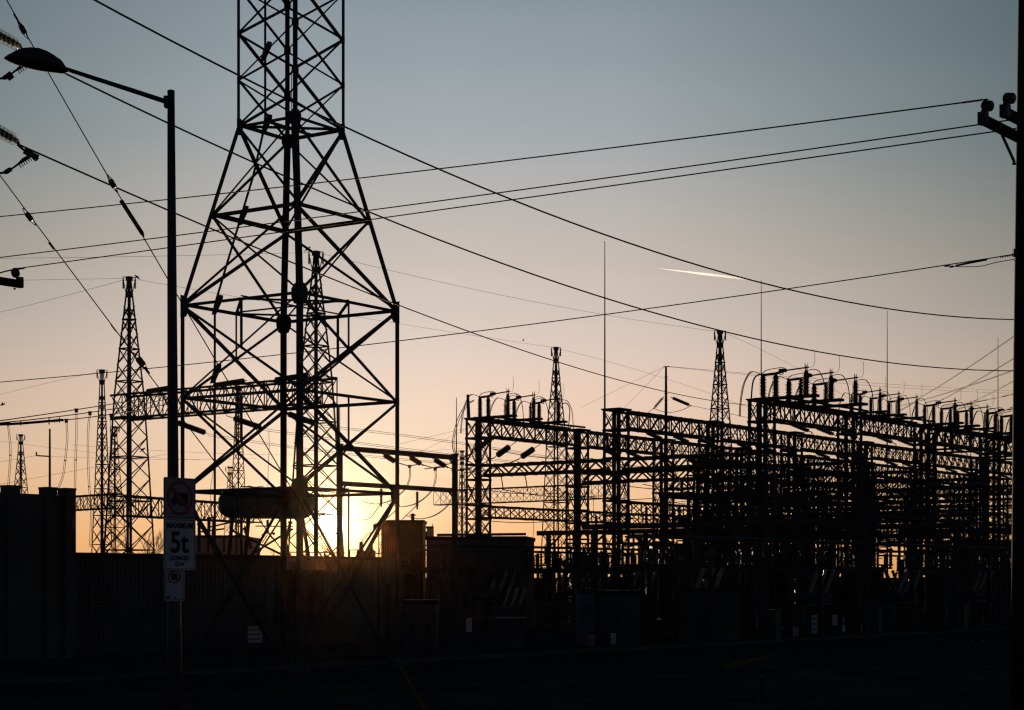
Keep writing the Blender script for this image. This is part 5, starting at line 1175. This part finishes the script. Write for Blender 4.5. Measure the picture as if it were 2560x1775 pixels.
# thin shield wires far off
SW = [('faint wire from the right gantry tower tip to the left edge', (785, 631), 135, (-40, 646), 135, (300, 642), .012), ('faint wire from the left gantry tower tip to the left edge', (312, 696), 147, (-40, 702), 147, None, .012),
      ('faint wire descending left from the left gantry tower tip', (305, 701), 147, (-40, 790), 170, (150, 743), .014), ('faint wire from the left gantry tower to the first right mast', (344, 699), 147, (1386, 869), 190, (680, 757), .012),
      ('faint wire from the right gantry tower to the mast right of the pole', (800, 633), 135, (1796, 829), 177, (1240, 735), .012), ('faint wire from the first right mast to the back row', (1393, 871), 190, (1900, 1030), 190, (1560, 915), .012),
      ('faint wire right of the tall mast down to the front row', (1806, 830), 177, (2120, 995), 175, (1960, 903), .012), ('faint wire descending left from the thin mast', (249, 929), 205, (-40, 996), 220, (100, 962), .014),
      ('upper faint wire from the slim pole to the right', (1672, 916), 150, (2560, 978), 260, (2090, 951), .014), ('lower faint wire from the slim pole to the right', (1672, 917), 150, (2560, 984), 260, (2090, 957), .014),
      ('faint wire falling left from the slim pole top', (1660, 917), 150, (1450, 1020), 190, None, .011), ('second faint wire falling left from the slim pole top', (1660, 918), 150, (1560, 1020), 160, None, .011),
      ('lower conductor right of the slim pole', (1728, 1014), 151, (1880, 1046), 160, None, .018), ('conductor down left of the glass string', (1634, 1021), 149, (1590, 1052), 152, None, .018),
      ('faint rising wire left of the sign post', (-30, 1216), 200, (419, 1135), 215, None, .016), ('faint falling wire across the left sky', (-30, 1098), 230, (500, 1150), 230, (150, 1122), .014),
      ('faint low rising wire above the barrier wall', (-30, 1160), 200, (90, 1139), 200, None, .016), ('faint wire right of the side arm pole', (127, 1141), 200, (640, 1146), 240, (350, 1148), .014),
      ('faint wire between the portal and the far left', (180, 1112), 230, (1180, 1118), 330, (600, 1135), .016), ('faint rising wire right of the big tower', (1000, 1110), 260, (1180, 1067), 250, None, .018), ('second faint rising wire right of the big tower', (1010, 1150), 260, (1195, 1058), 250, None, .014)]
for lab, a, Ya, b_, Yb, m_, r_ in SW: wire(lab, a, Ya, b_, Yb, m_, r_, 'shield_wire', 'cable', 'faint far wires', 20)
for i, (a, b_) in enumerate((((2290, 1000), (3015, 468)), ((2310, 1022), (3015, 564)), ((2239, 1017), (3015, 723)), ((2399, 1019), (3015, 640)), ((2353, 1017), (3015, 834)), ((2470, 1042), (3015, 730)), ((2120, 1062), (2300, 996)))):
    wire('dark conductor fanning up to the right pole, %s from the top' % ORD[i], a, 182, b_, 96 if i < 6 else 182, None, 0.042, group='fanning conductors at the right', sag=0.6)

# ================================================================== CHAIN-LINK FENCE AND ITS SIGNS
FL = 105.0
e = empty('chain_link_fence', fence_pt(-12), 0, 'long chain-link fence with barbed wire along the whole yard front', 'fence')
fo = fence_pt(-12)
for i in range(37):
    q = MB(); p = fence_pt(-12 + i * 3.25); q.tube([p - Z * 0.1, p + Z * 2.42], 0.035, 8); q.bar(p + Z * 2.42, p + Z * 2.72 - V * 0.25, 0.03); q.build('post', 'galv', e, fo)
q = MB(); q.tube([fence_pt(-12, 0, 2.4), fence_pt(FL, 0, 2.4)], 0.025, 6); q.build('top_rail', 'galv', e, fo)
q = MB()
for k in range(3): q.tube([fence_pt(-12, 0.08 * (k + 1), 2.5 + 0.09 * k), fence_pt(FL, 0.08 * (k + 1), 2.5 + 0.09 * k)], 0.006, 4)
q.build('barbed_wire', 'galv', e, fo)
q = MB(); s = -12.0
while s < FL - 2.4:
    q.tube([fence_pt(s, 0.0, 0.03), fence_pt(s + 2.36, 0.0, 2.39)], 0.0035, 3, False); q.tube([fence_pt(s + 2.36, 0.008, 0.03), fence_pt(s, 0.008, 2.39)], 0.0035, 3, False); s += 0.14
q.build('wire_mesh', 'galv', e, fo)
def fence_at(px): Xr = (px - HX) / F; s = (Xr * FO.y - FO.x) / (U.x - Xr * U.y); return fence_pt(s, 0.07)
def fence_sign(px, ytop, ybot, wpx, kind, label):
    p = fence_at(px); k = p.y / F; zt_ = ZC + (HY - ytop) * k; zb = ZC + (HY - ybot) * k; h = zt_ - zb; w = wpx * k / 0.75; o_ = Vector((p.x, p.y, zb)); c = o_ + Z * h / 2
    e = empty('fence_sign', o_, 0, label, 'sign', 'signs on the chain-link fence')
    main = MB().prism(rrect(w, h, 0.02), c, U, Z, 0.004).build('panel', {'red': 'red', 'dark': 'dark', 'tag': 'white'}.get(kind, 'white'), e, o_)
    q = MB()
    if kind == 'text':
        frame(q, c, U, Z, w * 0.95, h * 0.95, 0.012)
        q.build('border', 'black', main, o_)
        for j, (t_, zz_, ww_) in enumerate((('RESTRICTED', 0.28, 0.82), ('SITE ENTRY', 0.0, 0.82), ('PERSONNEL ONLY', -0.28, 0.82))):
            text3d(t_, c + Z * h * zz_, U, Z, w * ww_, h * 0.14, 'black', main, o_)
    elif kind == 'red':
        frame(q, c + Z * h * 0.27, U, Z, w * 0.98, h * 0.44, 0.03); frame(q, c - Z * h * 0.2, U, Z, w * 0.98, h * 0.44, 0.03)
        q.prism([(-w * .49, -h * .49), (w * .49, -h * .49), (w * .49, -h * .43), (-w * .49, -h * .43)], c + nU * 0.005, U, Z, 0.001); q.build('white_bands', 'white', main, o_)
    elif kind == 'round':
        ring_poly(q, c + Z * h * 0.2, U, Z, w * 0.34, w * 0.44); q.prism([(-w * .3, w * .22), (-w * .22, w * .3), (w * .3, -w * .22), (w * .22, -w * .3)], c + Z * h * 0.2 + nU * 0.005, U, Z, 0.001); q.build('ring_symbol', 'red' , main, o_)
        q = MB(); q.prism([(-w * .45, -h * .47), (w * .45, -h * .47), (w * .45, -h * .07), (-w * .45, -h * .07)], c + nU * 0.005, U, Z, 0.001); q.build('lower_band', 'dark', main, o_)
    elif kind == 'dark':
        ring_poly(q, c + Z * h * 0.2, U, Z, w * 0.33, w * 0.42); q.prism([(-w * .1, -w * .3), (w * .16, -w * .25), (w * .1, w * .12), (w * .2, w * .3), (-w * .02, w * .32), (-w * .08, 0)], c + Z * h * 0.2 + nU * 0.006, U, Z, 0.001)
        q.prism([(-w * .5, -h * .5), (w * .5, -h * .5), (w * .5, -h * .09), (-w * .5, -h * .09)], c + nU * 0.006, U, Z, 0.001); q.build('white_symbol', 'white', main, o_)
    elif kind == 'lines':
        for j in range(6): q.box(c + Z * h * (0.36 - 0.14 * j) + nU * 0.006, (w * 0.7, 0.002, h * 0.045), (U, V, Z))
        q.build('printed_lines', 'black', main, o_)
    return e
fence_sign(635, 1565, 1607, 38, 'text', 'white lettered fence sign at the left, on the ribbed shed side')
fence_sign(2032, 1537, 1583, 30, 'text', 'bigger white lettered fence sign, brightest at the right of the yard')
fence_sign(2085, 1537, 1563, 20, 'lines', 'small pale notice right of the brightest lettered sign')
fence_sign(2107, 1537, 1580, 12, 'dark', 'narrow dark symbol sign right of the small pale notice')
fence_sign(1476, 1588, 1658, 18, 'red', 'two-part red fence sign below the pale bluish hut')
fence_sign(1531, 1583, 1656, 18, 'round', 'faint sign with an oval ring right of the first red fence sign')
fence_sign(1718, 1570, 1621, 16, 'dark', 'dark fence sign with a white round symbol and pale lower plate')
fence_sign(1782, 1569, 1634, 17, 'red', 'two-part red fence sign right of the white round symbol')
fence_sign(1893, 1533, 1594, 14, 'round', 'faint ring sign left of the pale striped notice')
fence_sign(1942, 1535, 1584, 20, 'red', 'dim broad reddish fence sign beside the faint ring sign')
fence_sign(1987, 1563, 1597, 21, 'lines', 'pale striped notice between the reddish sign and the brightest sign')
fence_sign(2154, 1561, 1600, 17, 'lines', 'dim tall notice beside the third red fence sign')
fence_sign(2171, 1547, 1606, 13, 'red', 'narrow red fence sign right of the dim tall notice')
fence_sign(2455, 1546, 1600, 11, 'red', 'farthest faint red fence sign, near the right pole')
fence_sign(1170, 1545, 1580, 17, 'lines', 'faint notice on the fence under the steel portal post')
# tilted traffic barrier with yellow parts
bo = P(1905, 1640, 60); bo.z = 0
e = empty('barrier_gate', bo, 0, 'dim yellow raised barrier beside the access road', 'barrier')
MB().box(bo + Z * 0.4, (0.16, 0.2, 0.8)).box(bo + Z * 0.83, (0.2, 0.24, 0.05)).build('housing', 'dark', e, bo)
MB().bar(P(1812, 1668, 60), P(1925, 1640, 60.3), 0.07, 0.1).build('boom', 'yellow', e, bo)
MB().bar(P(1905, 1636, 60), P(1958, 1638, 60.2), 0.06).build('counterweight', 'galv', e, bo)

# ================================================================== BIRDS
def bird(px, py, Y, s, label, flip=1):
    c = P(px, py, Y); x = Vector((flip, 0, 0.75)).normalized(); e = empty('bird', c, 0, label, 'bird', 'birds perched on the gantry')
    b_ = MB().lathe([(0.004, -0.17), (0.02, -0.14), (0.018, -0.06), (0.045, -0.02), (0.058, 0.05), (0.045, 0.11), (0.03, 0.135), (0.036, 0.16), (0.028, 0.19), (0.008, 0.205), (0.003, 0.235)], c + Z * 0.1, x, 10); b_.v = [c + (v - c) * s for v in b_.v]; b_.build('body', 'bird', e, c, True)
    q = MB(); q.tube([c + Z * 0.07 * s, c - Z * 0.02], 0.006 * s, 5); q.build('legs', 'bird', e, c)
bird(767, 629, 135, 1.6, 'bird perched left of the right gantry tower tip')
bird(345, 699, 147, 1.6, 'bird perched on the wire right of the left gantry tower tip', -1)
bird(355, 1130, 146, 1.5, 'bird perched low on the left gantry tower')
c = P(5, 1012, 120); e = empty('bird', c, 0, 'tiny flying bird with spread wings at the left edge', 'bird'); q = MB()
q.tube([c - Vector((0.2, 0, 0.05)), c, c + Vector((0.22, 0, 0.04))], [0.01, 0.05, 0.01], 8); q.build('body', 'bird', e, c, True)
for s in (-1, 1): MB().prism([(-0.08, 0), (0.08, 0), (0.02, 0.45)], c + Vector((0, 0.01 * s, 0)), Vector((1, 0, 0)), Vector((0.3, s * 0.8, 0.4)).normalized(), 0.01).build('wing', 'bird', e, c)
c = P(1308, 851, 150); e = empty('bird', c, 0, 'tiny distant flying bird above the switchyard', 'bird')
MB().tube([c - Vector((0.12, 0, 0)), c, c + Vector((0.14, 0, 0.02))], [0.01, 0.035, 0.008], 8).build('body', 'bird', e, c, True)
for s in (-1, 1): MB().prism([(-0.05, 0), (0.05, 0), (0.0, 0.3)], c, Vector((1, 0, 0)), Vector((0.2, s * 0.8, 0.5)).normalized(), 0.008).build('wing', 'bird', e, c)

# ================================================================== CONTRAIL
a = P(1646, 671, 8500); b_ = P(1985, 712, 7900)
ax = (b_ - a).normalized(); L_ = (b_ - a).length
q = MB(); n = 30
prof = [(1.0 + (4.6 * min(1, (i / n) * 2.6) * (1 - 0.6 * max(0, i / n - 0.35))), L_ * i / n) for i in range(n + 1)]
q.lathe([(r_, z) for r_, z in prof], (0, 0, 0), (1, 0, 0), 12)
o_ = q.build('contrail', 'trail', None, None, True); o_.location = a; o_.rotation_euler = ax.to_track_quat('X', 'Z').to_euler()
tag(o_, 'short bright contrail against the sky right of centre', 'contrail')

# ================================================================== GLOW_HAZE
GLOW_HAZE = 1
if GLOW_HAZE:
    hm = bpy.data.materials.new('sun_glow_haze'); hm.use_nodes = True; t = hm.node_tree; t.nodes.clear()
    o = t.nodes.new('ShaderNodeOutputMaterial'); pv = t.nodes.new('ShaderNodeVolumePrincipled')
    pv.inputs['Color'].default_value = (1.0, 0.45, 0.14, 1); pv.inputs['Density'].default_value = 0.000009; pv.inputs['Anisotropy'].default_value = 0.991  # orange volume added to scatter sunlight into a glow around the sun
    t.links.new(pv.outputs[0], o.inputs['Volume'])
    q = MB(); q.box((0, 200, 23), (640, 540, 48)); hz = q.build('glow_haze', hm); hz['kind'] = 'stuff'
print('objects', len(bpy.data.objects))
